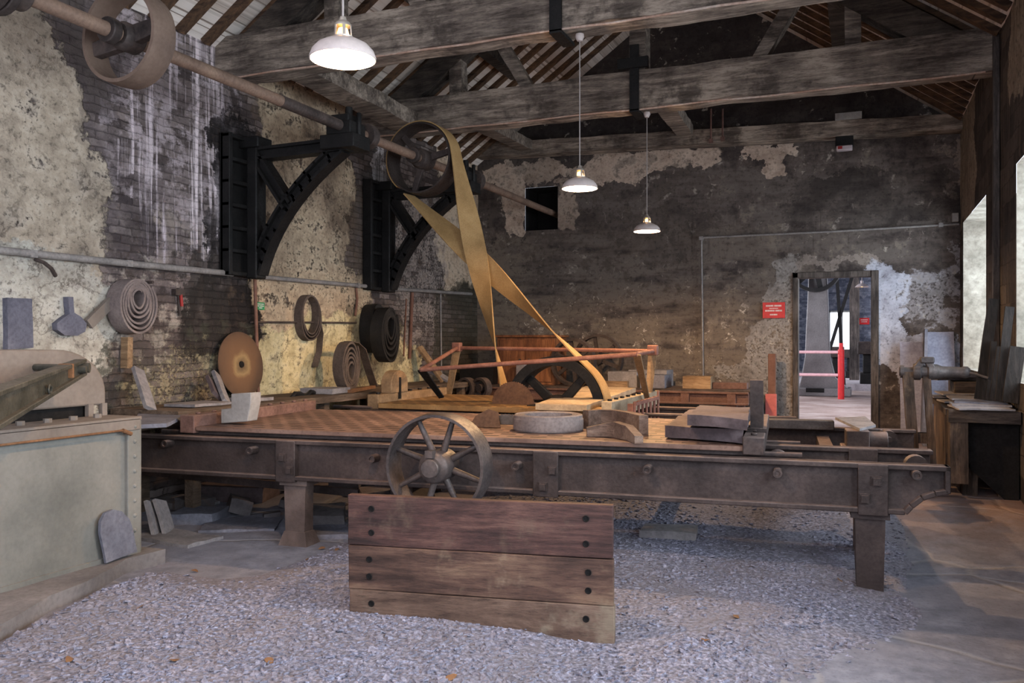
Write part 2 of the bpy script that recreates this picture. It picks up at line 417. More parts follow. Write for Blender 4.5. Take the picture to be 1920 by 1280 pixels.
PLw = lambda a, z, d: V((XL - d, a, z))
PBw = lambda a, z, d: V((a, YB + d, z))
PRw = lambda a, z, d: V((XR + d, a, z))
grid_wall('wall_left', m_wall_left, PLw, Y0, YB+.12, -.1, roof_z(XL)+.05, [])
dl, dr = pB(1497, 600)[0], pB(1634, 600)[0]; dtop = pB(1560, 521)[1]
DOOR = (pB(1486,600)[0], pB(1646,600)[0], .13, pB(1560,509)[1], .55, False)
NICHE = (pB(985,400)[0], pB(1046,400)[0], pB(1000,432)[1], pB(1000,352)[1], .5, True)
grid_wall('wall_back', m_wall_back, PBw, XL-.12, XR+.12, -.1, 6.2, [DOOR, NICHE], top=lambda a: roof_z(a)+.02)
reveal('trim_1', m_wall_back, PBw, DOOR); 
m_black = weathered('deep soot', (16,14,14), (26,22,22), None, 6, .95)  # shade of holes, gaps and the open bench end, put into the colour
reveal('trim_2', m_black, PBw, NICHE)
WINS = [(9.0, 10.98, 1.0, 2.66, .6), (5.35, 7.3, 1.0, 2.62, .6), (1.7, 3.7, 1.0, 2.62, .6), (-.9, .9, 1.0, 2.62, .6)]
grid_wall('wall_right', m_wall_right, PRw, Y0, YB+.12, -.1, roof_z(XR)+.05, [w + (False,) for w in WINS])
m_winwood = wood('painted window wood', (150,150,146), (176,176,170), (196,196,190), 'z')
gl = NT('window glass'); gl.t.nodes.remove(gl.b)
_g = gl.n('ShaderNodeBsdfTransparent'); _g.inputs[0].default_value = (.93,.96,.97,1); _s = gl.n('ShaderNodeBsdfGlossy'); _s.inputs['Roughness'].default_value = .05
_m = gl.n('ShaderNodeMixShader'); _m.inputs[0].default_value = .06; gl.l(_g.outputs[0], _m.inputs[1]); gl.l(_s.outputs[0], _m.inputs[2]); gl.l(_m.outputs[0], gl.out.inputs[0])
m_glass = gl.m
for i, w in enumerate(WINS):
    reveal('trim_%d' % (i+3), m_reveal, PRw, w + (False,))
    mb = MB(); X = XR + w[4] - .06
    for a in (w[0]+.04, w[0]+(w[1]-w[0])/3, w[0]+(w[1]-w[0])*2/3, w[1]-.04): mb.bx(X, X+.06, a-.035, a+.035, w[2], w[3])
    for k in range(5):
        z = w[2]+.035 + (w[3]-w[2]-.07)*k/4; mb.bx(X+.004, X+.056, w[0], w[1], z-.03, z+.03)
    f = struct('window_%d' % (i+1), mb, m_winwood, bev=.006)
    g = MB(); g.bx(X+.026, X+.032, w[0]+.02, w[1]-.02, w[2]+.02, w[3]-.02)
    mk('pane', g, m_glass, f, kind='structure')

# ------------------------------------------------------------------ floor
def floor_mat():
    t = NT('slate flagstones and dust'); v = t.tc.outputs['Object']
    nz = t.noise(1.2, 5, .6)['Fac']; nm = t.noise(6, 5, .65)['Fac']; nf = t.noise(45, 4, .7)['Fac']
    col = t.ramp(nm, [(.3, L((98,99,110))), (.5, L((122,123,136))), (.7, L((146,147,160)))])
    col = t.mix(t.rng(nz, .45, .6, 0., .55), col, L((130,129,140)))
    w = t.vm('ADD', v, t.vm('MULTIPLY', t.vm('SUBTRACT', t.noise(1.1, 3)['Color'], (.5,.5,.5)), (.35,.35,0)))
    sx = t.n('ShaderNodeSeparateXYZ'); t.l(v, sx.inputs[0])
    e = t.voro(.95, w, 'DISTANCE_TO_EDGE')['Distance']
    joint = t.rng(e, .0, .022, 1., 0.)
    col = t.mix(t.math('MULTIPLY', joint, .6), col, L((156,154,158)))
    rust = t.math('MULTIPLY', t.rng(sx.outputs[1], 5.2, 7.2), t.rng(t.noise(2.2, 5)['Fac'], .3, .6, .35, 1.))
    col = t.mix(t.math('MULTIPLY', rust, .7), col, L((150,112,88)))
    col = t.mix(t.rng(nf, .5, .8, 0., .5), col, L((70,66,70)))
    vd = t.voro(7, w)['Distance']
    h = t.math('ADD', t.math('ADD', t.math('MULTIPLY', nm, .6), t.math('MULTIPLY', nf, .3)), t.math('MULTIPLY', joint, -.8))
    return t.done(col, .78, 0, t.bump(h, .45, .015), .3)
def chip_mat(name, cols, rough=.85):
    t = NT(name); oi = t.voro(38)['Color']
    a = t.noise(55, 3, .6)['Fac']; b = t.noise(1.3, 5, .6)['Fac']
    col = t.ramp(a, [(.3, L(cols[0])), (.5, L(cols[1])), (.7, L(cols[2]))])
    col = t.mix(t.rng(b, .42, .6, 0., .6), col, L(cols[3]))
    return t.done(col, rough, 0, t.bump(t.math('ADD', a, t.voro(45)['Distance']), .6, .01), .3)
m_floor = floor_mat()
mb = MB()
nx, ny = 50, 100; fx0, fx1, fy0, fy1 = XL-.05, XR+.7, Y0, YB+.6
g = [[mb.bm.verts.new((fx0+(fx1-fx0)*i/nx, fy0+(fy1-fy0)*j/ny, floor_z(fx0+(fx1-fx0)*i/nx, fy0+(fy1-fy0)*j/ny) + noise.noise(V((i*.35, j*.35, 1)))*.006)) for j in range(ny+1)] for i in range(nx+1)]
for i in range(nx):
    for j in range(ny): mb.bm.faces.new((g[i][j], g[i+1][j], g[i+1][j+1], g[i][j+1]))
struct('floor', mb, m_floor)
# gravel bed: a low mound of slate waste lying on the floor, to the left of the flagstones
def gz(x, y):
    e = .12 + .35*noise.noise(V((y*.7, 2.2, .4)))*.5 - .22*max(0, 4.0-y)*0
    u_ = max(0, min(1, (y-2.8)/1.7)); edge = -.5 + .75*u_ + .22*noise.noise(V((y*.9, 3.3, 1.1))) - x
    t = max(-.3, min(1, edge/.55))
    h = .055*t*t*(3-2*t) if t > 0 else .1*t
    h += .02*noise.noise(V((x*1.1, y*1.1, 7)))*max(0, t) + .008*noise.noise(V((x*4, y*4, 3)))*max(0, t)
    # heaped in front of the plank barrier
    h += .022*math.exp(-((x+1.9)/.6)**2 - ((y-3.05)/.35)**2)
    q = max(0, min(1, (-2.75-x)/.5))*max(0, min(1, (y-3.3)/.6)); h -= q*(h+.03)
    q = max(0, min(1, (-3.12-.3*(y-1.9)-x)/.2))*max(0, min(1, (4.2-y)/.4)); h -= q*(h+.02)
    q = max(0, min(1, (y-4.7)/.8))*max(0, min(1, (-2.2-x)/.5)); h -= q*.04
    q = max(0, min(1, (y-6.6)/.6)); h -= q*.3; h += floor_z(x, y)*.9
    h -= .05*math.exp(-((x+1.0)/.35)**2 - ((y-3.3)/.5)**2)
    return h
def ground(x, y): return max(floor_z(x, y), gz(x, y)-.004)
m_gravel = chip_mat('slate waste', [(78,77,88), (122,121,136), (166,165,184), (122,117,124)])
mb = MB(); nx, ny = 110, 130; gx0, gx1, gy0, gy1 = XL+.02, 1.0, .5, 8.2
g = [[mb.bm.verts.new((gx0+(gx1-gx0)*i/nx, gy0+(gy1-gy0)*j/ny, gz(gx0+(gx1-gx0)*i/nx, gy0+(gy1-gy0)*j/ny))) for j in range(ny+1)] for i in range(nx+1)]
for i in range(nx):
    for j in range(ny):
        q = (g[i][j], g[i+1][j], g[i+1][j+1], g[i][j+1])
        if max(v.co.z - floor_z(v.co.x, v.co.y) for v in q) > -.012: mb.bm.faces.new(q)
bmesh.ops.delete(mb.bm, geom=[v for v in mb.bm.verts if not v.link_faces], context='VERTS')
mk('slate_gravel', mb, m_gravel, label='bed of bluish grey slate waste covering the floor around the front saw table', cat='gravel', kind='stuff')
# loose chips on the mound
verts, faces = [], []
rnd = random.Random(3)
def chip(x, y, z, s, tilt):
    a = rnd.uniform(0, 2*PI); n = rnd.choice((4, 4, 5)); k = len(verts)
    tx, ty = rnd.uniform(-tilt, tilt), rnd.uniform(-tilt, tilt); el = rnd.uniform(.45, 1.)
    base = []
    for i in range(n):
        b = a + 2*PI*i/n + rnd.uniform(-.3, .3); r = s*rnd.uniform(.7, 1.15)
        p, q = math.cos(b)*r, math.sin(b)*r*el
        ca, sa = math.cos(a), math.sin(a); px_, py_ = p*ca-q*sa, p*sa+q*ca
        base.append((x+px_, y+py_, z+px_*tx+py_*ty))
    h = s*rnd.uniform(.12, .3)
    verts.extend((b[0], b[1], b[2]+h) for b in base); verts.extend(((b[0]-x)*1.1+x, (b[1]-y)*1.1+y, b[2]-h*.4) for b in base)
    faces.append(tuple(range(k, k+n)))
    for i in range(n): faces.append((k+i, k+n+i, k+n+(i+1) % n, k+(i+1) % n))
cnt = 0
while cnt < 42000:
    r = rnd.random(); d = 1.7 + 5.0*r**1.7; ang = rnd.uniform(-.66, .60)
    p = FW*d*math.cos(ang) + RT*d*math.sin(ang); x, y = p.x, p.y
    if not (-5.1 < x < .95): continue
    if x < -3.2-.3*(y-1.9) and y < 3.95: continue
    z = gz(x, y)
    if z < floor_z(x, y)-.002: continue
    if z < floor_z(x, y)+.03 and rnd.random() < .6: continue
    if noise.noise(V((x*.9, y*.9, 5))) > .28 and rnd.random() < .75: continue
    cnt += 1
    chip(x, y, z-.001, rnd.choice((.007, .009, .012, .012, .016, .022)), .45)
me = bpy.data.meshes.new('slate_chips'); me.from_pydata(verts, [], faces)
m_chips = chip_mat('slate chips', [(80,79,92), (126,125,142), (172,171,190), (126,121,130)])
me.materials.append(m_chips)
o = bpy.data.objects.new('slate_chips', me); COL.objects.link(o)
_prep(o, 'loose thin slate chips strewn over the gravel in the foreground', 'slate chips', None, 'stuff')

# ------------------------------------------------------------------ roof
m_ceil = wall_mat('limewashed roof slates', (0,), lambda x, y: (0, 0), [(190,176,166), (224,214,206), (240,232,226), (130,112,98)], [
    ('blotch', None, [(140,116,98)], .5, .58), ('stain', None, [(190,160,134)], .4, .55)], 9., .7, .6, .3, .22)
mb = MB()
Ya, Yb = Y0, YB+.02
for sgn, xe in ((-1, XL-.25), (1, XR+.25)):
    n = 24
    for k in range(n):
        x0 = RIDGE_X + (xe-RIDGE_X)*k/n; x1 = RIDGE_X + (xe-RIDGE_X)*(k+1)/n
        ny = 40
        for j in range(ny):
            y0 = Ya+(Yb-Ya)*j/ny; y1 = Ya+(Yb-Ya)*(j+1)/ny
            mb.faces([(x0,y0,roof_z(x0)),(x1,y0,roof_z(x1)),(x1,y1,roof_z(x1)),(x0,y1,roof_z(x0))], [(0,1,2,3)])
bmesh.ops.remove_doubles(mb.bm, verts=mb.bm.verts, dist=.001)
struct('ceiling', mb, m_ceil)
m_raft = wood('old brown rafter wood', (58,44,36), (92,70,54), (122,92,68), 'x', 7, .9)
m_beam = wood('grey weathered oak', (76,66,60), (126,113,103), (178,162,147), 'x', 6, .9, .8, 8, blotch=(60,52,47), bl_amt=.7)
m_beam2 = wood('dark weathered oak', (44,38,35), (72,63,57), (98,87,78), 'x', 6, .92, .8, 8)
proto = None
for side in (-1, 1):
    y = 3.4
    while y < 11.2:
        xe = XL+.02 if side < 0 else XR-.02
        mb = MB(); mb.bar((RIDGE_X+side*.03, y, roof_z(RIDGE_X)-.03), (xe, y, roof_z(xe)-.03), .085, .05)
        struct('rafter', mb, m_raft, origin=((RIDGE_X+xe)/2, y, roof_z((RIDGE_X+xe)/2)-.06))
        y += .29
# ------------------------------------------------------------------ iron and other shared materials
m_iron = weathered('brown black cast iron', (40,35,34), (74,64,61), (104,90,84), 5, .62, .25, .5, 50, dust=(126,108,100), dust_amt=.55)
m_iron_d = weathered('black painted casting', (12,11,11), (22,20,20), (34,31,30), 6, .6, .1, .4, 50, dust=(60,54,50), dust_amt=.35)
m_iron_r = weathered('reddish brown iron', (78,56,50), (108,80,72), (134,102,92), 5, .7, .1, .5, 55, dust=(146,122,112), dust_amt=.5)
m_shaft = weathered('dull rusted steel shaft', (100,80,70), (130,106,92), (150,124,106), 4, .6, .15, .2, 60)
m_steel = weathered('grey steel', (56,52,54), (78,73,74), (104,97,96), 6, .5, .4, .3, 60, dust=(140,132,128), dust_amt=.5)
m_conduit = weathered('grey painted conduit', (104,100,100), (138,132,130), (158,152,148), 5, .6, .1, .2, 50)
m_rust = weathered('orange rust', (92,64,46), (122,86,60), (146,108,78), 5, .85, .1, .4, 50)
m_slate = weathered('grey slate', (84,84,94), (110,110,122), (136,134,144), 4, .75, 0, .5, 40)
m_slate_l = weathered('pale dusty slate', (104,100,104), (134,129,132), (160,154,155), 4, .85, 0, .4, 40)
m_slate_w = weathered('purple brown slate slab', (62,54,57), (90,78,81), (116,102,104), 4, .8, 0, .9, 30, dust=(122,106,108), dust_amt=.6)
m_plank = wood('bare timber', (112,88,66), (148,120,92), (176,148,116), 'x', 6, .85)
m_canvas = weathered('tan canvas belting', (138,108,68), (168,134,88), (188,154,106), 3, .8, 0, .15, 120)
m_leather = weathered('dark leather belting', (58,48,44), (86,74,68), (108,94,86), 5, .75, 0, .3, 60)
m_rubber = weathered('black rubber belting', (18,17,17), (30,28,28), (44,42,42), 5, .55, 0, .2, 60)
m_graybelt = weathered('dusty grey belting', (92,82,82), (122,110,108), (144,132,128), 5, .85, 0, .3, 60)

# ------------------------------------------------------------------ roof trusses
m_cable = weathered('pale dusty cable', (150,112,92), (180,150,134), (204,190,180), 3, .7, 0, .1, 40)
def truss(Y, zb, h, label, wide=.26, posts=True):
    t = thing('roof_truss', label, 'roof truss', ((XL+XR)/2, Y, zb), 0, 'roof trusses across the saw shed')
    mb = MB(); mb.bar((XL-.1, Y, zb+h/2), (XR+.1, Y, zb+h/2), wide, h); mb.rough(.1, .016, 2.2, int(Y*3))
    mk('tie_beam', mb, m_beam, t, world=True, smooth=55)
    zt = zb+h
    mb = MB(); mb.bar((RIDGE_X+.02, Y, zt-.02), (RIDGE_X+.02, Y, roof_z(RIDGE_X)-.2), .16, .2, up=(0,1,0)); mb.rough(.12, .008, 3, 2)
    mk('king_post', mb, m_beam, t, world=True)
    mb = MB(); mb.bx(RIDGE_X-.045, RIDGE_X+.045, Y-wide/2-.03, Y-wide/2-.006, zb-.03, zt+.25); mb.bx(RIDGE_X-.045, RIDGE_X+.045, Y-wide/2-.03, Y+wide/2+.03, zb-.045, zb-.02)
    mb.bx(RIDGE_X-.16, RIDGE_X+.14, Y-wide/2-.05, Y-wide/2-.004, zt+.02, zt+.12)
    mk('iron_strap', mb, m_iron_d, t, world=True)
    mb = MB(); mb.tube([(XL+.2+(XR-XL-.3)*k/16, Y-wide/2+.01, zb-.012+.006*math.sin(k*1.9+Y)) for k in range(17)], .009, 6); mk('cable', mb, m_cable, t, world=True)
    for sg, xe in ((-1, XL+.1), (1, XR-.1)):
        mb = MB(); mb.bar((xe, Y, roof_z(xe)-.26), (RIDGE_X+sg*.1, Y, roof_z(RIDGE_X)-.3), .2, .24); mb.rough(.14, .012, 2, 5+sg)
        mk('principal_rafter', mb, m_beam2, t, world=True, smooth=55)
        mb = MB(); a = RIDGE_X+sg*1.15; mb.bar((a, Y, zt-.02), (a+sg*.42, Y, roof_z(a+sg*.42)-.34), .12, .13, up=(0,1,0)); mb.rough(.12, .01, 3, 8+sg)
        mk('strut', mb, m_beam, t, world=True)
        if posts:
            mb = MB(); a = RIDGE_X+sg*1.98; mb.bar((a, Y, zt-.02), (a, Y, roof_z(a)-.34), .14, .15, up=(0,1,0)); mb.rough(.12, .01, 3, 11+sg)
            mk('queen_post', mb, m_beam, t, world=True)
    return t
zb1 = atY(900, 86, 6.0).z; zb2 = atY(1400, 187, 8.3).z
truss(6.0, zb1, .35, 'nearest grey oak roof truss, its tie beam crossing above the first hanging lamp')
truss(8.3, zb2, .36, 'second oak roof truss, spanning above the belt pulley with an iron strap at its middle')
truss(3.05, zb1+.02, .35, 'oak roof truss overhead that carries the closest hanging lamp')
zb3, zt3 = atY(1340, 268, 11.12).z, atY(1340, 241, 11.12).z
pa, pb = atY(900, 285, 11.13), atY(1790, 232, 11.13); sl = (pb.z-pa.z)/(pb.x-pa.x); zbm = lambda x: pa.z + sl*(x-pa.x)
mb = MB(); mb.bar((XL, 11.13, zbm(XL)), (XR, 11.13, zbm(XR)), .26, zt3-zb3); mb.rough(.1, .012, 2.2, 4)
b = mk('wall_beam', mb, m_beam, label='dark timber beam lying along the far wall under the gable', cat='beam', kind='thing', origin=((XL+XR)/2, 11.13, zb3), smooth=55)
for i, x in enumerate((1333, 1355)):   # rusty hanger rods
    p0, p1 = atY(x, 204, 10.97), atY(x, 262-4*i, 10.97); mb = MB(); mb.cyl(p0, p1, .012, n=8); mb.box((p1.x, p1.y, p1.z-.015), (.05, .04, .05))
    mk('hanger_rod', mb, m_iron_r, b, world=True)
for (q, lab) in (((872, 248, 985, 268), 'short diagonal timber between second truss and wall beam, left of the lamps'), ((1222, 214, 1285, 250), 'short diagonal timber between second truss and wall beam, right of the far lamp')):
    p0 = atY(q[0], q[1], 8.36); p0.z = zb2+.12; p1 = atY(q[2], q[3], 11.0); p1.z = zt3 - .02; p0.x += .1
    mb = MB(); mb.bar(p0, p1, .2, .13); mb.rough(.12, .01, 3, 6)
    mk('brace_timber', mb, m_beam, label=lab, cat='timber', group='loose braces under the roof', origin=(p0+p1)/2)
mb = MB(); mb.bar((-4.5, 6.1, 3.68), (-4.62, 8.2, 3.70), .30, .16); mb.rough(.12, .014, 2, 9)
mk('longitudinal_timber', mb, m_beam, label='wide timber running between the first two trusses beside the left wall', cat='timber', origin=(-4.56, 7.1, 3.6), smooth=55)
for x, y0, y1, l in ((-3.9, 2.2, 9.6, 'roof purlin under the left slope with its sawn end showing'), (-.25, 2.2, 11.2, 'roof purlin under the right slope')):
    mb = MB(); z = roof_z(x)-.2; mb.bar((x, y0, z), (x, y1, z), .14, .17); mb.rough(.15, .01, 2, 3)
    struct('purlin', mb, m_beam2, origin=(x, (y0+y1)/2, z))

# ------------------------------------------------------------------ line shaft with its pulleys
SX, SZ = -4.08, 3.12
def wheel(parent, name, Yc, r, w, n_sp, spin, mat, hub_r=.09, th=.018, world_axis=(0,1,0), c=None, spoke_w=.06, hub_len=None, mat_sp=None):
    c = c or (SX, Yc, SZ); M = AX(world_axis, c)
    mb = MB(); mb.lathe([(r, -w/2), (r+.006, 0), (r, w/2), (r-th, w/2), (r-th, -w/2)], M, 56, closed=True)
    rim = mk(name, mb, mat, parent, world=True)
    hl = hub_len or w*.9
    mb = MB(); mb.lathe([(.03, -hl/2), (hub_r*.8, -hl/2), (hub_r, -hl*.35), (hub_r, hl*.35), (hub_r*.8, hl/2), (.03, hl/2)], M, 24)
    mk('hub', mb, mat_sp or mat, rim if False else parent, world=True)
    for k in range(n_sp):
        a = spin + 2*PI*k/n_sp; q = M.to_3x3(); d = q @ V((math.cos(a), math.sin(a), 0)); ax = q @ V((0,0,1))
        mb = MB(); mb.bar(V(c)+d*hub_r*.8, V(c)+d*(r-th*.6), spoke_w, spoke_w*.55, up=ax, w1=spoke_w*.8)
        mk('spoke', mb, mat_sp or mat, parent, world=True, bev=.006)
sh = thing('line_shaft', 'overhead line shaft with two big pulleys, running along the left wall into a hole', 'line shaft', (SX, 6.2, SZ))
mb = MB(); mb.cyl((SX, 1.6, SZ), (SX, 11.6, SZ), .043, n=18); mk('shaft', mb, m_shaft, sh, world=True)
mb = MB(); mb.cyl((SX, 5.3, SZ), (SX, 6.1, SZ), .046, n=18); mk('shaft_sleeve', mb, m_iron, sh, world=True)
def collar(Yc, r, w, mat=None):
    mb = MB(); mb.lathe([(.04, -w/2), (r, -w/2), (r, w/2), (.04, w/2)], AX((0,1,0), (SX, Yc, SZ)), 24); mk('collar', mb, mat or m_iron, sh, world=True, bev=.006)
m_pul = weathered('brown wooden rimmed pulley', (84,68,60), (106,87,76), (124,104,92), 3, .7, 0, .2, 40, fm=.1)
wheel(sh, 'rim', 3.86, .285, .17, 2, math.radians(170), m_pul, .085, .022, spoke_w=.11, mat_sp=m_iron)
wheel(sh, 'rim', 7.57, .352, .24, 3, math.radians(-12), weathered('dark steel rim', (48,40,38), (70,60,56), None, 5, .6, .2), .10, .016, spoke_w=.07, mat_sp=m_iron)
for y, r, w in ((2.98, .15, .05), (3.04, .15, .05), (3.12, .09, .10), (3.72, .075, .06), (6.52, .11, .09), (8.78, .12, .10), (7.36, .075, .05)): collar(y, r, w)

# ------------------------------------------------------------------ wall brackets
def bracket(Y, label):
    t = thing('shaft_bracket', label, 'bracket', (XL, Y, 1.9), 0, 'cast iron brackets carrying the line shaft')
    z0, z1 = 1.88, 3.12; y0, y1 = Y-.30, Y+.16; X = XL+.022
    mb = MB(); mb.bx(X-.01, X+.03, y0, y1, z0, z1)
    for y in (y0, y0+.26): mb.bx(X, X+.10, y, y+.045, z0, z1)
    for k in range(7):
        z = z0 + (z1-z0-.04)*k/6; mb.bx(X, X+.095, y0, y0+.3, z, z+.035)
    mk('wall_plate', mb, m_iron_d, t, world=True, bev=.006)
    mb = MB(); mb.bx(X+.09, X+.20, Y-.07, Y+.07, z0-.02, z1+.0); mb.bx(X+.02, X+.24, Y-.10, Y+.10, z1-.10, z1)
    mk('spine', mb, m_iron_d, t, world=True, bev=.012)
    def member(pts, w, name):
        mb = MB()
        for a, b in zip(pts, pts[1:]):
            d = (V(b)-V(a)).normalized()*.012
            mb.bar(V(a)-d, V(b)+d, .05, w, up=(0,0,1)); q = d.cross(V((0,1,0))).normalized()*(w/2-.012)
            mb.bar(V(a)+q-d, V(b)+q+d, .13, .026); mb.bar(V(a)-q-d, V(b)-q+d, .13, .026)
        mk(name, mb, m_iron_d, t, world=True)
    member([(X+.15, Y, 2.97), (SX+.02, Y, 2.98)], .11, 'arm')
    P0, P1, P2 = V((X+.17, Y, 1.92)), V((X+.36, Y, 2.52)), V((SX-.05, Y, 2.95))
    member([P0*(1-u)**2 + P1*2*u*(1-u) + P2*u*u for u in [k/12 for k in range(13)]], .12, 'curved_strut')
    u = .52; Q = P0*(1-u)**2 + P1*2*u*(1-u) + P2*u*u
    member([(X+.17, Y, 2.95), Q], .10, 'brace')
    mb = MB(); mb.bx(SX-.19, SX+.15, Y-.13, Y+.13, 2.93, 3.05); mb.bx(SX-.13, SX+.11, Y-.12, Y+.12, 3.05, 3.16); mb.bx(SX-.10, SX+.08, Y-.10, Y+.10, 3.16, 3.22)
    for dx in (-.16, .12): mb.cyl((SX+dx, Y, 3.03), (SX+dx, Y, 3.24), .022, n=8)
    mb.cyl((SX+.04, Y-.03, 3.2), (SX+.04, Y-.03, 3.29), .035, .03, n=14)
    mk('bearing_block', mb, m_iron_d, t, world=True, bev=.008)
    for dy in (-.1,):
        for z in (1.98, 3.02):
            mb = MB(); mb.cyl((X+.195, Y-.03, z), (X+.225, Y-.03, z), .02, n=6); mk('bolt', mb, m_iron_d, t, world=True)
    return t
bracket(6.2, 'nearer black cast iron wall bracket with curved strut, left of the belt pulley')
bracket(8.5, 'further black cast iron wall bracket with curved strut, behind the crossed belt')

# ------------------------------------------------------------------ crossed drive belt and its lower pulley
BY = 7.57
C1 = V((SX, BY, SZ)); r1 = .352+.012
C2 = atY(1046, 763, BY); r2 = .49
dv = C2-C1; dist = dv.length; e = dv/dist; pn = V((0,1,0)).cross(e).normalized()
al = math.acos((r1+r2)/dist)
def pt(c, r, ang): return c + (e*math.cos(ang) + pn*math.sin(ang))*r
pts, wid, nrm = [], [], []
def arc(c, r, a0, a1, n):
    for k in range(n):
        a = a0+(a1-a0)*k/(n-1); q = (e*math.cos(a)+pn*math.sin(a)); pts.append(c+q*r); wid.append(None); nrm.append(q)
def strand(a, b, na, nb, off, n=26):
    d = (b-a).normalized()
    for k in range(1, n):
        u = k/n; s = (u*u*(3-2*u))**.8 if off[0] < 0 else 1-((1-u)**2*(1+2*u))**.8; w = V((0,1,0))*math.cos(PI*s) + d.cross(V((0,1,0)))*math.sin(PI*s)*off[1]
        pts.append(a.lerp(b, u) + V((0, off[0]*math.sin(PI*u), 0))); wid.append(w); nrm.append(d.cross(w).normalized())
sgn = 1
arc(C1, r1, al, 2*PI-al, 40)
for i in range(len(pts)): wid[i] = V((0,1,0))
a_end, b_start = pts[-1].copy(), pt(C2, r2, PI-al)
strand(a_end, b_start, None, None, (-.03, 1)); k0 = len(pts)
arc(C2, r2, PI-al, -PI+al, 48)
for i in range(k0, len(pts)): wid[i] = V((0,-1,0)); nrm[i] = nrm[i]
k1 = len(pts); strand(pts[-1].copy(), pts[0].copy(), None, None, (.03, 1))
for i in range(k1, len(pts)): wid[i] = -wid[i]
# keep the section orientation continuous round the loop
for i in range(1, len(pts)):
    if wid[i].dot(wid[i-1]) < 0: wid[i] = -wid[i]
    t_ = (pts[(i+1) % len(pts)] - pts[i-1]).normalized(); nrm[i] = t_.cross(wid[i]).normalized()
t_ = (pts[1]-pts[-1]).normalized(); nrm[0] = t_.cross(wid[0]).normalized()
mb = MB(); mb.ribbon(pts, wid, nrm, .215, .012, closed=False)
mk('drive_belt', mb, m_canvas, label='tan canvas drive belt, crossed between the overhead pulley and the dark wheel below', cat='drive belt', origin=C1, smooth=50)
pw = thing('saw_drive_pulley', 'large dark pulley wheel rising behind the second saw bed, turned by the tan belt', 'pulley', (C2.x, BY, 0))
wheel(pw, 'rim', BY, r2-.012, .25, 4, .75, m_iron_d, .12, .085, c=(C2.x, BY, C2.z), spoke_w=.09)
mb = MB(); mb.cyl((C2.x, BY-.5, C2.z), (C2.x, BY+.5, C2.z), .035, n=14); mk('axle', mb, m_iron_d, pw, world=True)
for dy in (-.42, .42):
    mb = MB(); mb.bx(C2.x-.06, C2.x+.06, BY+dy-.05, BY+dy+.05, .13, C2.z-.02); mb.bx(C2.x-.12, C2.x+.12, BY+dy-.07, BY+dy+.07, C2.z-.07, C2.z+.05)
    mk('pedestal', mb, m_iron_d, pw, world=True)

# ------------------------------------------------------------------ hanging lamps
m_enam = plain('white enamel', (188,174,170), .35)
m_bulb = NT('glowing bulb'); m_bulb.b.inputs['Emission Color'].default_value = (1,.5,.1,1); m_bulb.b.inputs['Emission Strength'].default_value = 3; m_bulb = m_bulb.m
m_galv = plain('galvanised lamp neck', (170,160,150), .4, .6)
m_cord = plain('grey lamp cord', (150,140,136), .7)
LAMPS = [((643, 112), 2.89, zb1+.02, 'closest of the three glowing enamel pendant lamps, large at the top left'),
         ((1087, 354), 6.0, zb1, 'middle glowing enamel pendant lamp, hung from the nearest truss by a long cord'),
         ((1213, 434), 8.3, zb2, 'furthest and smallest of the three glowing enamel pendant lamps')]
lamp_z = []
def lamp(i, q, Y, ztop, lab):
    p = atY(q[0], q[1], Y); R = .128
    t = thing('pendant_lamp', lab, 'lamp', (p.x, p.y, p.z), 0, 'enamel pendant lamps hung from the roof trusses')
    M = Matrix.Translation((0,0,0))
    mb = MB(); prof = [(R, 0), (R*.99, .012), (R*.93, .030), (R*.78, .052), (R*.52, .070), (.036, .082), (.036, .086), (R*.52, .075), (R*.80, .056), (R*.96, .033), (R*1.03, .008), (R*1.03, 0)]
    mb.lathe(prof[::-1], M, 40, closed=True); mk('shade', mb, m_enam, t)
    mb = MB(); mb.lathe([(0, .175), (.012, .17), (.016, .155), (.027, .148), (.034, .138), (.034, .132), (0, .132)], M, 20); mk('lamp_cap', mb, m_galv, t)
    mb = MB(); mb.lathe([(.040, .080), (.042, .090), (.034, .092), (.034, .080)], M, 20, closed=True); mk('neck_ring', mb, m_galv, t)
    for k in range(5):
        a = k*2*PI/5+.4; mb = MB(); mb.bar((.035*math.cos(a), .035*math.sin(a), .086), (.031*math.cos(a), .031*math.sin(a), .136), .012, .004, up=(math.cos(a), math.sin(a), 0)); mk('neck_rib', mb, m_galv, t)
    mb = MB(); mb.lathe([(0, .056), (.016, .058), (.024, .07), (.025, .10), (.018, .124), (0, .131)], M, 18); mk('bulb', mb, m_bulb, t)
    mb = MB(); mb.cyl((0,0,.16), (0,0,ztop-p.z-.03), .0045, n=6); mk('cord', mb, m_cord, t)
    mb = MB(); mb.lathe([(0, 0), (.03, 0), (.034, -.02), (.02, -.05), (0, -.055)], Matrix.Translation((0,0,ztop-p.z-.02)), 16); mk('ceiling_rose', mb, m_enam, t)
    l = bpy.data.lights.new('lamp_light', 'POINT'); l.energy = LAMP_W[i]; l.color = (1, .62, .30); l.shadow_soft_size = .02
    o = bpy.data.objects.new('lamp_light', l); COL.objects.link(o); o.parent = t; o.location = (0, 0, .03)
LAMP_W = (48, 95, 110)
for i, a in enumerate(LAMPS): lamp(i, *a)
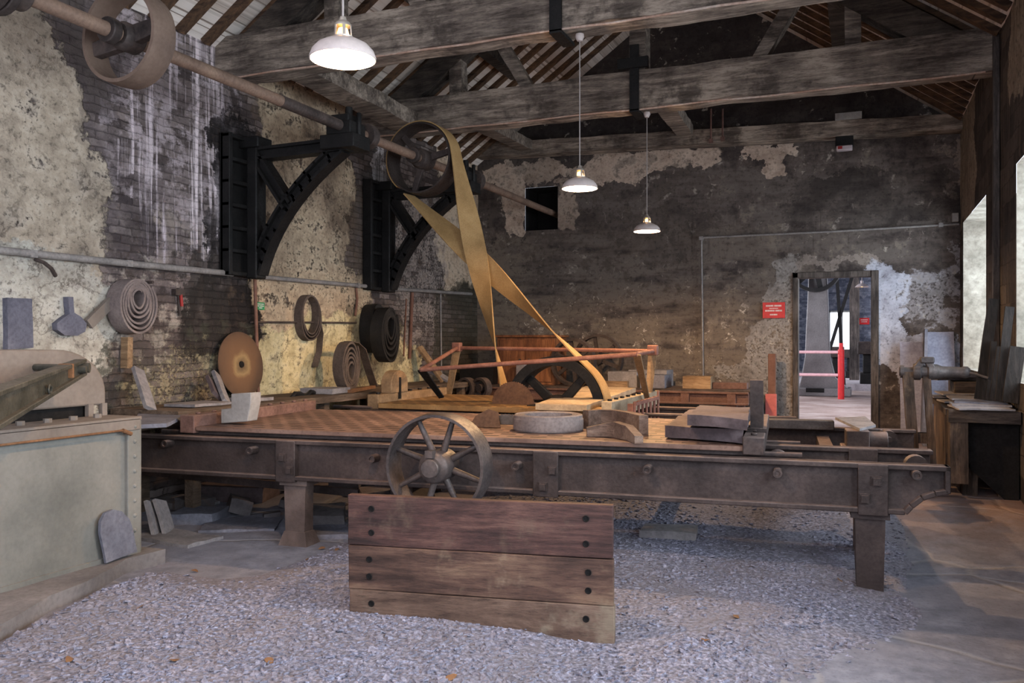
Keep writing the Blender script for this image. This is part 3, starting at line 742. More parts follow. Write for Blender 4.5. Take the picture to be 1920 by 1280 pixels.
# ------------------------------------------------------------------ front saw table: iron frame
m_frame = weathered('dark brown iron of the front table', (40,33,32), (68,57,55), (98,83,79), 2.6, .58, .2, .5, 45, dust=(150,130,124), dust_amt=.85)
RZ1 = .083; O1 = V((0, 4.793, 0))
ft = thing('saw_table_frame', 'long low iron frame of the front saw table, on legs in the gravel', 'saw table', O1, RZ1)
T1 = MW[ft.name]; T1i = T1.inverted()
nF = T1.to_3x3() @ V((0,1,0))
def onF(x, y, ly=0.):   # photo point -> local point on the plane ly = const of the table frame
    d = ray(x, y); o = T1 @ V((0, ly, 0)); t = (o-CAM).dot(nF)/d.dot(nF); return T1i @ (CAM + d*t)
def lx(x): return onF(x, 860).x
ZT, ZB = .672, .418
def girder(name, l0, l1, ly, zt, zb, pads, curl=True, parent=ft, mat=None, th=.03, face=-1):
    mb = MB(); M = Matrix(((1,0,0,0),(0,0,-1,ly+th),(0,1,0,0),(0,0,0,1)))
    poly = [(l0, zb), (l1-.20 if curl else l1, zb)]
    if curl: poly += [(l1-.17, zb+.035), (l1-.12, zb+.08), (l1-.06, zb+.105), (l1, zb+.118)]
    poly += [(l1, zt), (l0, zt)]
    mb.prism(poly, th, M)
    f0, f1 = ly-.045, ly+th+.02
    mb.bx(l0, l1+.01, f0, f1, zt-.026, zt)
    low = poly[1:] if curl else []
    mb.bx(l0, poly[1][0], f0, f1, zb, zb+.026)
    if curl:
        for a, b in zip(poly[1:6], poly[2:6]): mb.bar((a[0], (f0+f1)/2, a[1]+.01), (b[0], (f0+f1)/2, b[1]+.01), f1-f0, .026)
        mb.bx(l1-.016, l1+.01, f0, f1, zb+.118, zt)
    for a, b in pads: mb.bx(a, b, f0-.004, ly+th, zb-.012, zt-.004)
    return mk(name, mb, mat or m_frame, parent, bev=.005)
pads = [(lx(524), lx(560)), (lx(1003), lx(1050)), (lx(1607), lx(1664))]
girder('front_girder', -4.85, lx(1776), 0, ZT, ZB, pads)
bolts = [(478,843,0),(537,856,1),(550,880,1),(705,858,0),(320,830,0),(972,872,0),(1040,880,1),(1022,910,1),(1216,878,0),(1458,884,0),(1642,900,1),(1620,932,1),(1716,888,0)]
for x, y, flat in bolts:
    p = onF(x, y, -.01); mb = MB()
    if flat: mb.bar((p.x, -.075, p.z), (p.x, -.045, p.z), .036, .036); mb.bar((p.x,-.058,p.z),(p.x,-.045,p.z),.05,.05)
    else: mb.cyl((p.x, .0, p.z), (p.x, -.07, p.z), .026, n=12); mb.lathe([(.012,.0),(.026,.0),(.024,.008),(.014,.008)], AX((0,-1,0), (p.x, -.07, p.z)), 12, closed=True)
    mk('bolt', mb, m_frame, ft)
m_legc = weathered('dusty brown leg iron', (66,55,52), (94,79,74), (120,104,98), 5, .75, 0, .5, 40, dust=(150,134,128), dust_amt=.8)
def leg(px0, px1, ly, foot=False, name='leg', dep=.10, zb=-.06):
    a, b = lx(px0), lx(px1); mb = MB()
    mb.hexa([V(q) for q in ((a+.01,ly,zb),(b-.01,ly,zb),(b-.01,ly+dep,zb),(a+.01,ly+dep,zb),(a,ly,ZB),(b,ly,ZB),(b,ly+dep,ZB),(a,ly+dep,ZB))])
    mb.bx(a-.02, b+.02, ly-.02, ly+dep+.02, ZB-.035, ZB)
    if foot:
        g = ground(*(T1 @ V(((a+b)/2, ly, 0))).to_2d())
        mb.hexa([V(q) for q in ((a-.035,ly-.04,g-.03),(b+.035,ly-.04,g-.03),(b+.035,ly+dep+.04,g-.03),(a-.035,ly+dep+.04,g-.03),(a,ly-.003,g+.085),(b,ly-.003,g+.085),(b,ly+dep,g+.085),(a,ly+dep,g+.085))])
    mb.rough(.08, .004, 5, 2)
    mk(name, mb, m_legc if foot else m_frame, ft, smooth=50)
leg(533, 573, .0, True); leg(1603, 1660, .0)
for a in (-3.2, -1.2, .05):
    mb = MB(); mb.bx(a-.06, a+.06, 2.36, 2.46, -.05, ZB); mb.bx(a-.08, a+.08, 2.34, 2.48, ZB-.03, ZB); mk('leg', mb, m_frame, ft)
mb = MB(); mb.bx(-3.0, -2.88, .62, .72, -.05, ZB); mk('leg', mb, m_frame, ft)
mb = MB(); mb.bx(.0, .1, .62, .72, -.05, ZB); mk('leg', mb, m_frame, ft)
def lxd(x, y, ly): return onF(x, y, ly).x
girder('inner_girder', -4.75, lxd(1744, 845, .62), .62, onF(1600, 838, .62).z, ZB, [(lxd(1590,845,.62), lxd(1645,845,.62))], False)
zr = onF(1640, 803, 2.42).z
girder('rear_girder', -4.5, lxd(1714, 800, 2.42), 2.42, zr, ZB-.02, [(lxd(1590,810,2.42), lxd(1628,810,2.42))], False)
for a in (-4.6, -3.0, -1.3, -.15):
    mb = MB(); mb.bx(a, a+.09, .05, 2.42, ZB+.02, ZB+.14); mk('cross_member', mb, m_frame, ft)
for ly in (.10, .66, 2.46):   # running rails under the sliding bed
    mb = MB(); mb.cyl((-4.5, ly+.03, ZT+.006), (-.3, ly+.03, ZT+.006), .017, n=10); mk('rail', mb, m_frame, ft)
p0, p1 = onF(330, 893, .35), onF(560, 912, .3)
mb = MB(); mb.bar((p0.x-.5, .4, p0.z+.02), (p1.x+.4, .4, p1.z-.04), .03, .05); mk('tie_rod', mb, m_frame, ft)
# box section, bearing and rollers at the right of the frame
a, b = lxd(1430, 795, 2.30), lxd(1564, 795, 2.30); zt = onF(1500, 787, 2.30).z; zl = onF(1500, 804, 2.30).z
mb = MB(); mb.bx(a-.25, b, 2.27, 2.40, zl, zt); mk('box_section', mb, m_steel, ft, bev=.006)
a, b = lxd(1586, 820, 1.5), lxd(1630, 820, 1.5); zt = onF(1600, 806, 1.5).z
mb = MB(); mb.bx(a, b, 1.45, 1.65, ZB, zt); mb.cyl((b-.02, 1.55, zt-.08), (b+.12, 1.55, zt-.08), .07, n=18); mb.bx(a-.03, b+.03, 1.42, 1.68, zt-.14, zt-.11); mk('bearing_box', mb, m_frame, ft, bev=.008)
for x in (1665,):
    p = onF(x, 822, 1.9); mb = MB(); mb.cyl((p.x, 1.86, p.z), (p.x, 1.98, p.z), .06, n=24); mb.cyl((p.x, 1.80, p.z), (p.x, 2.42, p.z), .02, n=10); mk('roller', mb, m_frame, ft)
for x in (1458, 1716):
    q = onF(x, 858, .3); mb = MB(); mb.cyl((q.x, .24, ZT-.045), (q.x, .32, ZT-.045), .06, n=20); mk('roller', mb, m_frame, ft)

# ------------------------------------------------------------------ sliding beds with slotted plates
def bed_mat(name, c):
    t = NT(name); v = t.tc.outputs['Object']
    a = t.noise(2.4, 5, .65)['Fac']; f = t.noise(50, 3)['Fac']
    col = t.ramp(a, [(.32, L(c[0])), (.5, L(c[1])), (.68, L(c[2]))])
    col = t.mix(t.rng(f, .5, .75, 0., .4), col, L(tuple(q*.6 for q in c[0])))
    bk = t.n('ShaderNodeTexBrick'); bk.inputs['Scale'].default_value = 1; bk.inputs['Brick Width'].default_value = .11; bk.inputs['Row Height'].default_value = .075
    bk.inputs['Mortar Size'].default_value = .013; bk.inputs['Mortar Smooth'].default_value = .2; t.l(v, bk.inputs['Vector'])
    sx = t.n('ShaderNodeSeparateXYZ'); t.l(v, sx.inputs[0])
    # slots: dark dashes along x, staggered between rows
    row = t.math('FLOOR', t.math('DIVIDE', sx.outputs[1], .105)); fy = t.math('FRACT', t.math('DIVIDE', sx.outputs[1], .105))
    fx = t.math('FRACT', t.math('ADD', t.math('DIVIDE', sx.outputs[0], .15), t.math('MULTIPLY', row, .5)))
    m = t.math('MULTIPLY', t.rng(t.math('ABSOLUTE', t.math('SUBTRACT', fy, .5)), .14, .18, 1., 0.), t.rng(t.math('ABSOLUTE', t.math('SUBTRACT', fx, .5)), .30, .34, 1., 0.))
    g = t.n('ShaderNodeNewGeometry'); s2 = t.n('ShaderNodeSeparateXYZ'); t.l(g.outputs['Normal'], s2.inputs[0])
    m = t.math('MULTIPLY', m, t.rng(s2.outputs[2], .7, .9))
    seam = t.rng(t.math('ABSOLUTE', t.math('SUBTRACT', t.math('FRACT', t.math('DIVIDE', sx.outputs[1], .6)), .5)), .0, .012, 1., 0.)
    col = t.mix(t.math('MULTIPLY', t.math('MAXIMUM', m, t.math('MULTIPLY', seam, .6)), .93), col, L((24,18,17)))
    h = t.math('ADD', t.math('MULTIPLY', m, -1.), t.math('MULTIPLY', a, .3))
    return t.done(col, .62, .1, t.bump(h, .8, .01), .35)
m_bed1 = bed_mat('slotted reddish iron plate', ((92,70,62), (122,96,85), (146,118,106)))
m_bed2 = bed_mat('slotted ochre iron plate', ((112,84,54), (144,110,70), (166,132,90)))
BZ = .725
b1 = thing('sliding_saw_bed', 'slotted reddish bed on the front saw table, with raised bars at both ends', 'saw bed', O1, RZ1)
L0, L1 = lxd(372, 800, .1), lxd(1400, 840, .1); BD = 1.64
mb = MB(); mb.bx(L0, L1, .07, BD, BZ-.03, BZ); mk('top_plate', mb, m_bed1, b1, bev=.006)
mb = MB(); mb.bx(L0+.05, L1-.02, .10, .16, BZ-.052, BZ-.028); mb.bx(L0+.05, L1-.02, BD-.1, BD-.04, BZ-.052, BZ-.028); mk('underframe', mb, m_frame, b1)
def stop_bar(name, l, w, h, y0, y1, up=None, side=1):
    mb = MB(); mb.bx(l, l+w, y0, y1, BZ-.045, BZ+h)
    for k in range(9):
        y = y0+.12+(y1-y0-.2)*k/8; mb.cyl((l+w/2, y, BZ+h-.002), (l+w/2, y, BZ+h+.014), .02, n=6)
    e_ = mk(name, mb, m_iron if up is None else up, b1, bev=.006); return e_
stop_bar('end_bar', L1-.02, .115, .052, .05, BD, m_frame)
stop_bar('end_bar', L0-.12, .115, .075, .06, BD, m_iron_r)
p = onF(1418, 712, .42); q0, q1 = lxd(1407, 760, .42), lxd(1431, 760, .42)
mb = MB(); mb.bx(q0, q1, .36, .47, BZ+.05, p.z); mb.bx(q0-.02, q1+.02, .33, .52, BZ+.05, BZ+.075); mb.rough(.06, .003, 6); mk('upright_stop', mb, m_frame, b1, smooth=45)

# ------------------------------------------------------------------ spoked wheel on the front of the table
sp = O1 + V((0,0,0)); wc_ = onF(824, 872, -.30); wc = T1 @ V((wc_.x, -.30, wc_.z)); axd = (T1.to_3x3() @ V((0,1,0)))
sw = thing('spoked_wheel', 'eight spoked iron belt wheel on the near side of the front saw table', 'wheel', wc)
WR = .292; M = AX(axd, wc)
mb = MB(); mb.lathe([(WR, -.085), (WR+.008, 0), (WR, .085), (WR-.016, .085), (WR-.02, 0), (WR-.016, -.085)], M, 64, closed=True)
m_wheel = weathered('worn iron wheel', (48,42,42), (78,69,68), (110,98,94), 4, .5, .25, .3, 60)
mk('rim', mb, m_wheel, sw, world=True)
mb = MB(); mb.lathe([(0, -.15), (.048, -.15), (.053, -.145), (.053, -.11), (.082, -.10), (.09, -.09), (.09, .08), (.03, .09), (.03, .3), (0, .3)], M, 32); mk('hub', mb, m_wheel, sw, world=True)
mb = MB(); mb.box(M @ V((.0,-.078,-.115)), (.045, .05, .04)); mk('key', mb, m_wheel, sw, world=True)
for k in range(8):
    a = math.radians(22.5) + k*PI/4; d = M.to_3x3() @ V((math.cos(a), math.sin(a), 0))
    mb = MB(); mb.tube([wc + d*.09, wc + d*(WR-.012)], [.021, .0145], 12); mk('spoke', mb, m_wheel, sw, world=True)

# ------------------------------------------------------------------ plank barrier in the foreground
m_board = wood('reddish brown stained plank', (42,29,28), (74,50,46), (102,73,65), 'x', 5, .7, .35, 10, .3, blotch=(108,90,76), bl_amt=.5)
m_board2 = wood('tawny brown stained plank', (54,38,33), (90,66,56), (124,98,80), 'x', 4, .7, .35, 9, .3, blotch=(150,130,108), bl_amt=.55)
m_board3 = wood('dusty buff plank', (70,52,44), (102,80,68), (130,107,93), 'x', 4, .75, .35, 6, .3, blotch=(140,126,108), bl_amt=.6)
A, B = atZ(656, 1168, .02), atZ(1152, 1212, -.01)
bl = atZ(652, 927, .60); br = atZ(1149, 948, .60)
rzb = math.atan2(br.y-bl.y, br.x-bl.x); bo = (bl+br)/2; bo.z = 0; LW = (V((br.x-bl.x, br.y-bl.y, 0))).length
bb = thing('plank_barrier', 'low reddish barrier of three broad planks standing in the gravel before the wheel', 'barrier', bo, rzb)
for k, (z0, z1) in enumerate(((.372, .60), (.172, .370), (-.05, .170))):
    mb = MB(); mb.bx(-LW/2 + .004*k, LW/2 + .003*k, 0, .045, z0, z1)
    mb.rough(.12, .0025, 4, k); mk('plank', mb, (m_board, m_board2, m_board3)[k], bb, bev=.004)
    for sx_ in (-1, 1):
        for zz in ((z0+.06, z1-.06) if k < 2 else (z1-.06,)):
            mb = MB(); mb.lathe([(0, .0), (.010, .0), (.012, .004), (.0145, .002), (.0145, -.002), (0, -.002)], AX((0,-1,0), (sx_*(LW/2-.115+.01*(k % 2)), -.001, zz)), 16)
            mk('bolt_hole', mb, m_black, bb)
for sx_ in (-1, 1):
    mb = MB(); mb.bx(sx_*(LW/2-.115)-.045, sx_*(LW/2-.115)+.045, .045, .12, -.08, .56); mk('batten', mb, m_board, bb, bev=.006)

# ------------------------------------------------------------------ second saw bed, frame and guard
m_bar2 = weathered('dusty ochre cast iron', (110,88,66), (140,114,86), (164,138,108), 5, .75, 0, .4, 50)
X0, X1, Y2a, Y2b = -4.2, -2.02, 6.9, 8.35
f2 = thing('saw_table_frame', 'dark iron frame under the second saw bed, behind the front table', 'saw table', (-3.1, 7.6, 0))
for y in (Y2a+.06, Y2b-.06):
    mb = MB(); mb.bx(X0-.3, -.95, y-.04, y+.04, .44, .66); mb.bx(X0-.3, -.95, y-.08, y+.08, .64, .66); mk('girder', mb, m_frame, f2, world=True)
    for x in (-4.0, -1.2):
        mb = MB(); mb.bx(x-.07, x+.07, y-.05, y+.05, floor_z(x,y)-.02, .44); mk('leg', mb, m_frame, f2, world=True)
for x in (-4.3, -1.05): mb = MB(); mb.bx(x-.04, x+.04, Y2a+.05, Y2b-.05, .50, .60); mk('cross_member', mb, m_frame, f2, world=True)
b2 = thing('sliding_saw_bed', 'slotted ochre bed of the second saw table, below the crossed belt', 'saw bed', (-3.1, 7.6, .7))
gap0, gap1 = C2.x-.62, C2.x+.62   # the pulley stands in a gap of the bed
mb = MB(); mb.bx(X0, X1, Y2a, BY-.30, BZ-.05, BZ); mk('top_plate', mb, m_bed2, b2, world=True, bev=.006)
mb = MB(); mb.bx(X0, gap0, BY-.30, Y2b, BZ-.05, BZ); mk('top_plate', mb, m_bed2, b2, world=True, bev=.006)
def bar2(name, x0, x1, y0, y1, zt, nb, mat):
    mb = MB(); mb.bx(x0, x1, y0, y1, BZ-.06, zt); mk(name, mb, mat, b2, world=True, bev=.006)
    for k in range(nb):
        y = y0+.1+(y1-y0-.2)*k/(nb-1); mb = MB(); mb.cyl(((x0+x1)/2, y, zt), ((x0+x1)/2, y, zt+.016), .022, n=6); mk('stud', mb, m_iron_d, b2, world=True)
bar2('end_bar', X0-.13, X0-.01, Y2a+.02, Y2b, .80, 7, m_bar2)
m_bar2r = weathered('pale dusty casting', (132,116,96), (164,146,122), (186,168,142), 5, .8, 0, .4, 50)
bar2('end_bar', X1+.0, X1+.09, Y2a-.05, Y2b+.3, .80, 9, m_bar2r)
# rounded upright with a slot
c = atY(757, 712, 7.3); Mx = Matrix(((0,0,1,X0-.12),(1,0,0,0),(0,1,0,0),(0,0,0,1)))
u0, u1 = 7.15, 7.47; zt = 1.02
poly = [(u0,.80),(u1,.80),(u1,zt-.12)] + [((u0+u1)/2+.16*math.cos(a), zt-.13+.13*math.sin(a)) for a in [PI*k/10 for k in range(1,10)]] + [(u0,zt-.12)]
mb = MB(); mb.prism(poly, .12, Mx); mk('slotted_upright', mb, m_bar2, b2, world=True, bev=.008)
mb = MB(); mb.bx(X0-.003, X0+.004, 7.29, 7.33, .74, .95); mk('slot', mb, m_black, b2, world=True)
# saw blade standing out of the bed
c = atY(962, 752, BY-.36); c.z = BZ; br_ = .205
mb = MB(); teeth = []
for k in range(61):
    a = PI*k/60; r = br_ + (.006 if k % 2 else -.002); teeth.append((r*math.cos(a), r*math.sin(a)))
mb.prism(teeth, .006, Matrix(((1,0,0,c.x),(0,0,-1,c.y),(0,1,0,c.z+.001),(0,0,0,1))))
m_blade = weathered('brown rusted saw steel', (74,52,40), (100,72,54), (124,92,68), 5, .6, .3, .3, 50)
mk('circular_saw', mb, m_blade, label='rusty brown semicircle of saw blade standing up from the ochre bed', cat='saw blade', origin=(c.x, c.y, c.z))
# pale stone slab lying across the second bed
q = [atZ(*a, .775) for a in ((1004, 757), (1100, 760), (1192, 727), (1098, 724))]
mb = MB(); mb.hexa([V((p.x, p.y, BZ+.002)) for p in q] + [V((p.x, p.y, .777)) for p in q]); mb.rough(.08, .004, 5)
m_slab2 = weathered('warm pale sawn slab', (150,128,104), (184,160,132), (206,184,156), 4, .8, 0, .3, 50)
mk('sawn_slab', mb, m_slab2, label='pale sawn slab lying on the right end of the ochre saw bed', cat='slab', origin='base', smooth=45)
# guard frame of red-brown rods
gf = thing('guard_frame', 'red brown rod guard frame on flat iron legs above the second saw bed', 'guard', (-2.9, 7.9, .72))
BL, BR, FL, FR = atY(857, 652, 8.55), atY(1224, 658, 8.42), atY(790, 693, 7.05), atY(1194, 664, 7.15)
m_rod = weathered('red oxide rod', (104,68,58), (132,90,78), (154,112,98), 5, .7, 0, .2, 50)
for a, b_ in ((BL, BR), (FL, FR), (FL, BL), (FR, BR)):
    mb = MB(); mb.cyl(a, b_, .021, n=12); mk('rod', mb, m_rod, gf, world=True)
for p in (BL, BR): mb = MB(); mb.bx(p.x-.05, p.x+.05, p.y-.04, p.y+.04, p.z-.04, p.z+.06); mk('corner_block', mb, m_rod, gf, world=True, bev=.01)
legs = [(BL, atY(841, 741, 8.5), .12), (BR, atY(1216, 747, 8.3), .11), (FR, atY(1214, 748, 7.9), .09), (FL, atY(828, 745, 7.35), .10)]
for p, q_, w in legs:
    q_.z = max(q_.z, BZ-.02); mb = MB(); mb.bar(p, q_, w*.8, .014, up=(0,1,0), w1=w*.55); mk('leg', mb, m_bar2 if p is not FL else m_iron_d, gf, world=True)
# rake shaped comb
k0, k1 = atY(1190, 757, 6.95), atY(1234, 745, 7.35)
cmb = thing('iron_comb', 'small red brown iron comb with hanging tines, at the right end of the ochre bed', 'comb', (k0.x, k0.y, .5))
mb = MB(); mb.bar(k0, k1, .03, .03); mk('crossbar', mb, m_rod, cmb, world=True)
for k in range(7):
    p = k0.lerp(k1, k/6); mb = MB(); mb.cyl(p + V((0,0,.02 if k < 6 else .06)), p - V((0,0,.19)), .011, n=8); mk('tine', mb, m_rod, cmb, world=True)
mb = MB(); mb.bar(k0 + V((-.03,0,0)), V((k0.x-.03, k0.y, .60)), .05, .05); mk('post', mb, m_rod, cmb, world=True)
# ------------------------------------------------------------------ third saw table near the far wall
Y3 = 10.2
f3 = thing('saw_table_frame', 'brown panelled iron frame of the third saw table, near the far wall', 'saw table', (-2.2, Y3, floor_z(0, Y3)))
xa, xb = atY(860, 745, Y3).x, atY(1404, 745, Y3).x; z1 = atY(1300, 733, Y3).z; z0 = atY(1300, 757, Y3).z
mb = MB(); mb.bx(xa, xb, Y3, Y3+.04, z0, z1); mb.bx(xa, xb, Y3-.05, Y3+.06, z1-.025, z1); mb.bx(xa, xb, Y3-.05, Y3+.06, z0, z0+.022)
for x in (1100, 1285, 1372): a = atY(x, 745, Y3).x; mb.bx(a-.05, a+.05, Y3-.045, Y3+.04, z0, z1)
mk('front_girder', mb, m_iron_r, f3, world=True, bev=.005)
mb = MB(); mb.bx(xa, xb, Y3+.75, Y3+.8, z0, z1); mk('rear_girder', mb, m_iron_r, f3, world=True)
mb = MB(); mb.bx(xa, xb, Y3-.01, Y3+.01, z0-.10, z0-.085); mk('rod', mb, m_rod, f3, world=True)
mb = MB(); mb.bx(xa, xb+.05, Y3+.02, Y3+.78, z1, z1+.02); mk('top_plate', mb, m_iron, f3, world=True)
for x in (xa+.3, (xa+xb)/2, xb-.2):
    for y in (Y3, Y3+.74):
        mb = MB(); mb.bx(x-.06, x+.06, y-.02, y+.08, floor_z(x, y)-.02, z0+.01); mk('leg', mb, m_iron_r, f3, world=True)
T3Z = z1+.02
# ------------------------------------------------------------------ sheet iron machine casing at the left
m_grey = weathered('dusty grey painted sheet iron', (86,86,83), (116,114,109), (138,134,128), 1.1, .8, 0, .25, 40, dust=(150,143,137), dust_amt=.6, fm=.1)
m_grey_p = weathered('dusty taupe sheet iron', (98,89,83), (118,108,101), (134,123,116), 2, .85, 0, .2, 40, fm=.12)
m_green = weathered('grey green painted steel', (40,41,37), (64,63,57), (92,88,81), 5, .55, .2, .4, 50, dust=(112,106,99), dust_amt=.6)
mc = thing('machine_casing', 'grey sheet iron machine casing with curved hood, at the left edge', 'machine', (-4.4, 3.0, .08))
mb = MB(); mb.bx(-5.05, -3.90, 2.0, 3.74, .07, .845); mk('box', mb, m_grey, mc, world=True, bev=.01)
mb = MB(); mb.bx(-3.905, -3.875, 3.66, 3.755, .07, .86); mb.bx(-3.95, -3.88, 3.735, 3.765, .07, .86); mk('corner_angle', mb, m_grey, mc, world=True, bev=.005)
mb = MB(); mb.bx(-3.905, -3.87, 2.0, 3.75, .79, .86); mb.bx(-4.15, -3.87, 2.0, 3.76, .845, .868); mk('top_rim', mb, m_grey_p, mc, world=True, bev=.006)
mb = MB(); mb.bx(-3.905, -3.885, 2.0, 3.67, .07, .10); mk('bottom_rim', mb, m_grey, mc, world=True)
for k in range(9):
    mb = MB(); mb.lathe([(0,.012),(.009,.008),(.013,0),(0,0)], AX((1,0,0), (-3.876, 3.71, .13+.085*k)), 10); mk('rivet', mb, m_grey, mc, world=True)
for k in range(9):
    y = 2.3+.16*k; mb = MB(); mb.cyl((-4.02, y, .866), (-4.02, y, .89), .022, n=6); mk('bolt', mb, m_grey_p, mc, world=True)
mb = MB(); mb.cyl((-3.85, 2.0, .80), (-3.85, 3.60, .80), .006, n=8); mb.cyl((-3.85, 3.60, .80), (-3.85, 3.66, .775), .012, n=8); mk('thin_rod', mb, m_rust, mc, world=True)
Mx = Matrix(((0,0,1,-5.1),(1,0,0,0),(0,1,0,0),(0,0,0,1)))
arcp = [(3.40+.33*math.cos(a), 1.0+.255*math.sin(a)) for a in [PI/2*k/10 for k in range(11)]]
mb = MB(); mb.prism([(2.0,.93),(3.73,.93)] + arcp + [(2.0,1.262)], .98, Mx); mk('hood', mb, m_grey_p, mc, world=True, bev=.012)
mb = MB(); mb.bx(-5.0, -4.16, 2.0, 3.66, .84, .94); mk('hood_gap', mb, m_black, mc, world=True)  # black block standing in for the shade in the gap under the hood
for y in (3.60, 3.695):
    mb = MB(); mb.bx(-4.14, -4.11, y, y+.035, .86, .94); mk('hood_foot', mb, m_grey_p, mc, world=True)
P0 = atY(152, 688, 3.3); P1 = atY(-120, 817, 1.9); d = (P1-P0).normalized()
side_ = d.cross(V((0,0,1))).normalized(); upv = side_.cross(d).normalized()
mb = MB(); mb.bar(P0, P1, .02, .06, w1=.03, h1=.14)
for s_ in (-1, 1):
    mb.bar(P0+upv*s_*.034, P1+upv*s_*.075, .06, .018, w1=.09, h1=.024)
mk('lever_arm', mb, m_green, mc, world=True, bev=.004)
fr = -side_ if (-side_).dot(CAM-P0) > 0 else side_
mb = MB()
for k, r in ((.03, .026), (.09, .02)): q = P0 + d*k; mb.cyl(q - fr*.04, q + fr*.05, r, n=14)
q = P0 + d*.62 - upv*.02; mb.tube([q + fr*.03 + (upv*math.cos(a)+d*math.sin(a))*.02 for a in [2*PI*k/10 for k in range(10)]], .006, 6, closed=True)
mk('arm_bolt', mb, m_green, mc, world=True)
q = P0 + d*.26; mb = MB(); mb.bar(q + upv*.052, q - upv*.02, .02, .07, up=fr); mk('clip', mb, m_rust, mc, world=True, bev=.004)
mb = MB(); q = P0 + d*.04; mb.cyl(q, V((-4.13, q.y, q.z)), .02, n=12); mk('pivot_pin', mb, m_green, mc, world=True)
mb = MB(); mb.bx(P1.x-.05, P1.x+.05, P1.y-.05, P1.y+.05, -.05, P1.z); mk('arm_post', mb, m_green, mc, world=True)
# kerb slab under the casing
kp = [(-5.1, 1.5), (-3.22, 1.9), (-3.46, 2.6), (-3.62, 2.95), (-3.66, 3.2), (-3.83, 3.6), (-3.80, 3.86), (-5.1, 3.9)]
mb = MB(); mb.prism(kp, .135, Matrix.Translation((0,0,-.06))); mb.rough(.12, .008, 4, 3)
m_kerb = weathered('dusty kerb slab', (90,86,88), (116,111,112), (134,128,128), 2.5, .85, 0, .4, 40)
mk('kerb_slab', mb, m_kerb, label='worn slate kerb slab with a ragged edge under the grey machine casing', cat='slab', origin=(-4.3, 2.9, -.06), smooth=45)
def px_prism(name, pts, X, th, mat, label, cat, lean=0, group=None, rough_=.004, z0=None):
    """a flat slate against the left wall plane X; outline given by where its corners are seen"""
    P = [atX(x, y, X) for x, y in pts]; mb = MB()
    mb.prism([(p.y, p.z) for p in P], th, Matrix(((0,0,1,X-th),(1,0,0,0),(0,1,0,0),(0,0,0,1))))
    if rough_: mb.rough(.05, rough_, 8, len(name))
    zmin = min(p.z for p in P)
    if lean:
        for v in mb.bm.verts: v.co.x -= (v.co.z-zmin)*lean
    return mk(name, mb, mat, label=label, cat=cat, group=group, origin='base', smooth=45)
rt = [(200,1056),(190,1000),(191,978),(200,962),(214,955),(230,958),(244,972),(252,998),(258,1034)]
px_prism('round_topped_slate', rt, -3.84, .02, m_slate, 'small round topped slate leaning against the grey machine casing', 'slate', .03)
m_blue = weathered('blue grey slate', (76,76,88), (98,98,112), (120,118,130), 4, .8, 0, .3, 40)
px_prism('wall_slate', [(15,655),(14,558),(60,560),(63,652)], XL+.05, .05, m_blue, 'upright rectangular blue grey slate panel against the left wall above the casing', 'slate')
px_prism('slate_paddle', [(128,556),(138,556),(139,586),(152,594),(163,607),(160,622),(146,629),(122,628),(108,618),(107,606),(118,597),(130,588)], XL+.05, .05, m_blue, 'blue grey slate cut like a paddle, hung on the left wall', 'slate')
mb = MB(); mb.bar(atX(166, 608, XL+.05), atX(216, 558, XL+.05), .03, .075); mk('wall_strap', mb, m_grey_p, label='pale strap fixed aslant on the wall beside the upper belt roll', cat='strap', origin='base')

# ------------------------------------------------------------------ belting hung on and stood against the left wall
def roll(name, c, r0, r1, turns, w, mat, label, axis=(1,0,0), sq=1.0, lean=0, group='rolls of old belting', tail=None, hang=.6):
    n = int(turns*40); M = AX(axis, c); pts, wd, nr = [], [], []
    az = M.to_3x3() @ V((0,0,1)); base = M.to_3x3()
    hx = V((0,0,1)).cross(az).normalized(); hz = az.cross(hx).normalized()
    for k in range(n+1):
        a = 2*PI*turns*k/n + .8; r = r0+(r1-r0)*k/n + .003*math.sin(a*1.7)
        q = hx*math.cos(a)*sq + hz*math.sin(a); pts.append(V(c)+q*r + V((0,0,(r1-r)*hang)) + az*.005*math.sin(k*.35)); wd.append(az); nr.append(q.normalized())
    mb = MB(); mb.ribbon(pts, wd, nr, w, max(.006, (r1-r0)/turns*.62), closed=False)
    if tail:
        T = [V(p) for p in tail]; tw = [az]*len(T); tn = []
        for i in range(len(T)):
            tt = (T[min(i+1, len(T)-1)]-T[max(i-1, 0)]).normalized(); tn.append(tt.cross(az).normalized())
        mb.ribbon(T, tw, tn, w*.8, .009, closed=False)
    return mk(name, mb, mat, label=label, cat='belt roll', group=group, origin='base', smooth=60)
X = XL+.10
roll('belt_roll', atX(247, 575, X), .055, .215, 6, .14, m_graybelt, 'thick dusty roll of belting hung on the left wall above the grey casing', sq=.82, hang=.45)
mb = MB(); c = atX(250, 530, XL); mb.cyl(c, c+V((.2,0,0)), .012, n=8); mk('wall_peg', mb, m_iron, label='iron peg in the left wall carrying the dusty belt roll', cat='peg', origin='base')
c = atX(577, 597, XL+.045); tl = [atX(594, 590, XL+.045), atX(601, 625, XL+.045), atX(598, 660, XL+.045), atX(590, 688, XL+.045)]
roll('belt_roll', c, .175, .235, 3, .09, m_leather, 'slim dark loop of belting with hanging tail, on the pale left wall', sq=.72, tail=tl, hang=.8)
roll('belt_roll', atX(700, 617, XL+.09), .16, .285, 3, .16, m_rubber, 'black belt roll hung under the further bracket, the one behind', sq=.62)
roll('belt_roll', atX(722, 628, XL+.30), .10, .31, 5, .15, m_rubber, 'large black belt roll hung in front of its pair below the further bracket', sq=.62, hang=.5)
SHZ = .80
m_shelf = wood('dusty brown bench timber', (66,54,46), (96,80,68), (124,106,92), 'y', 5)
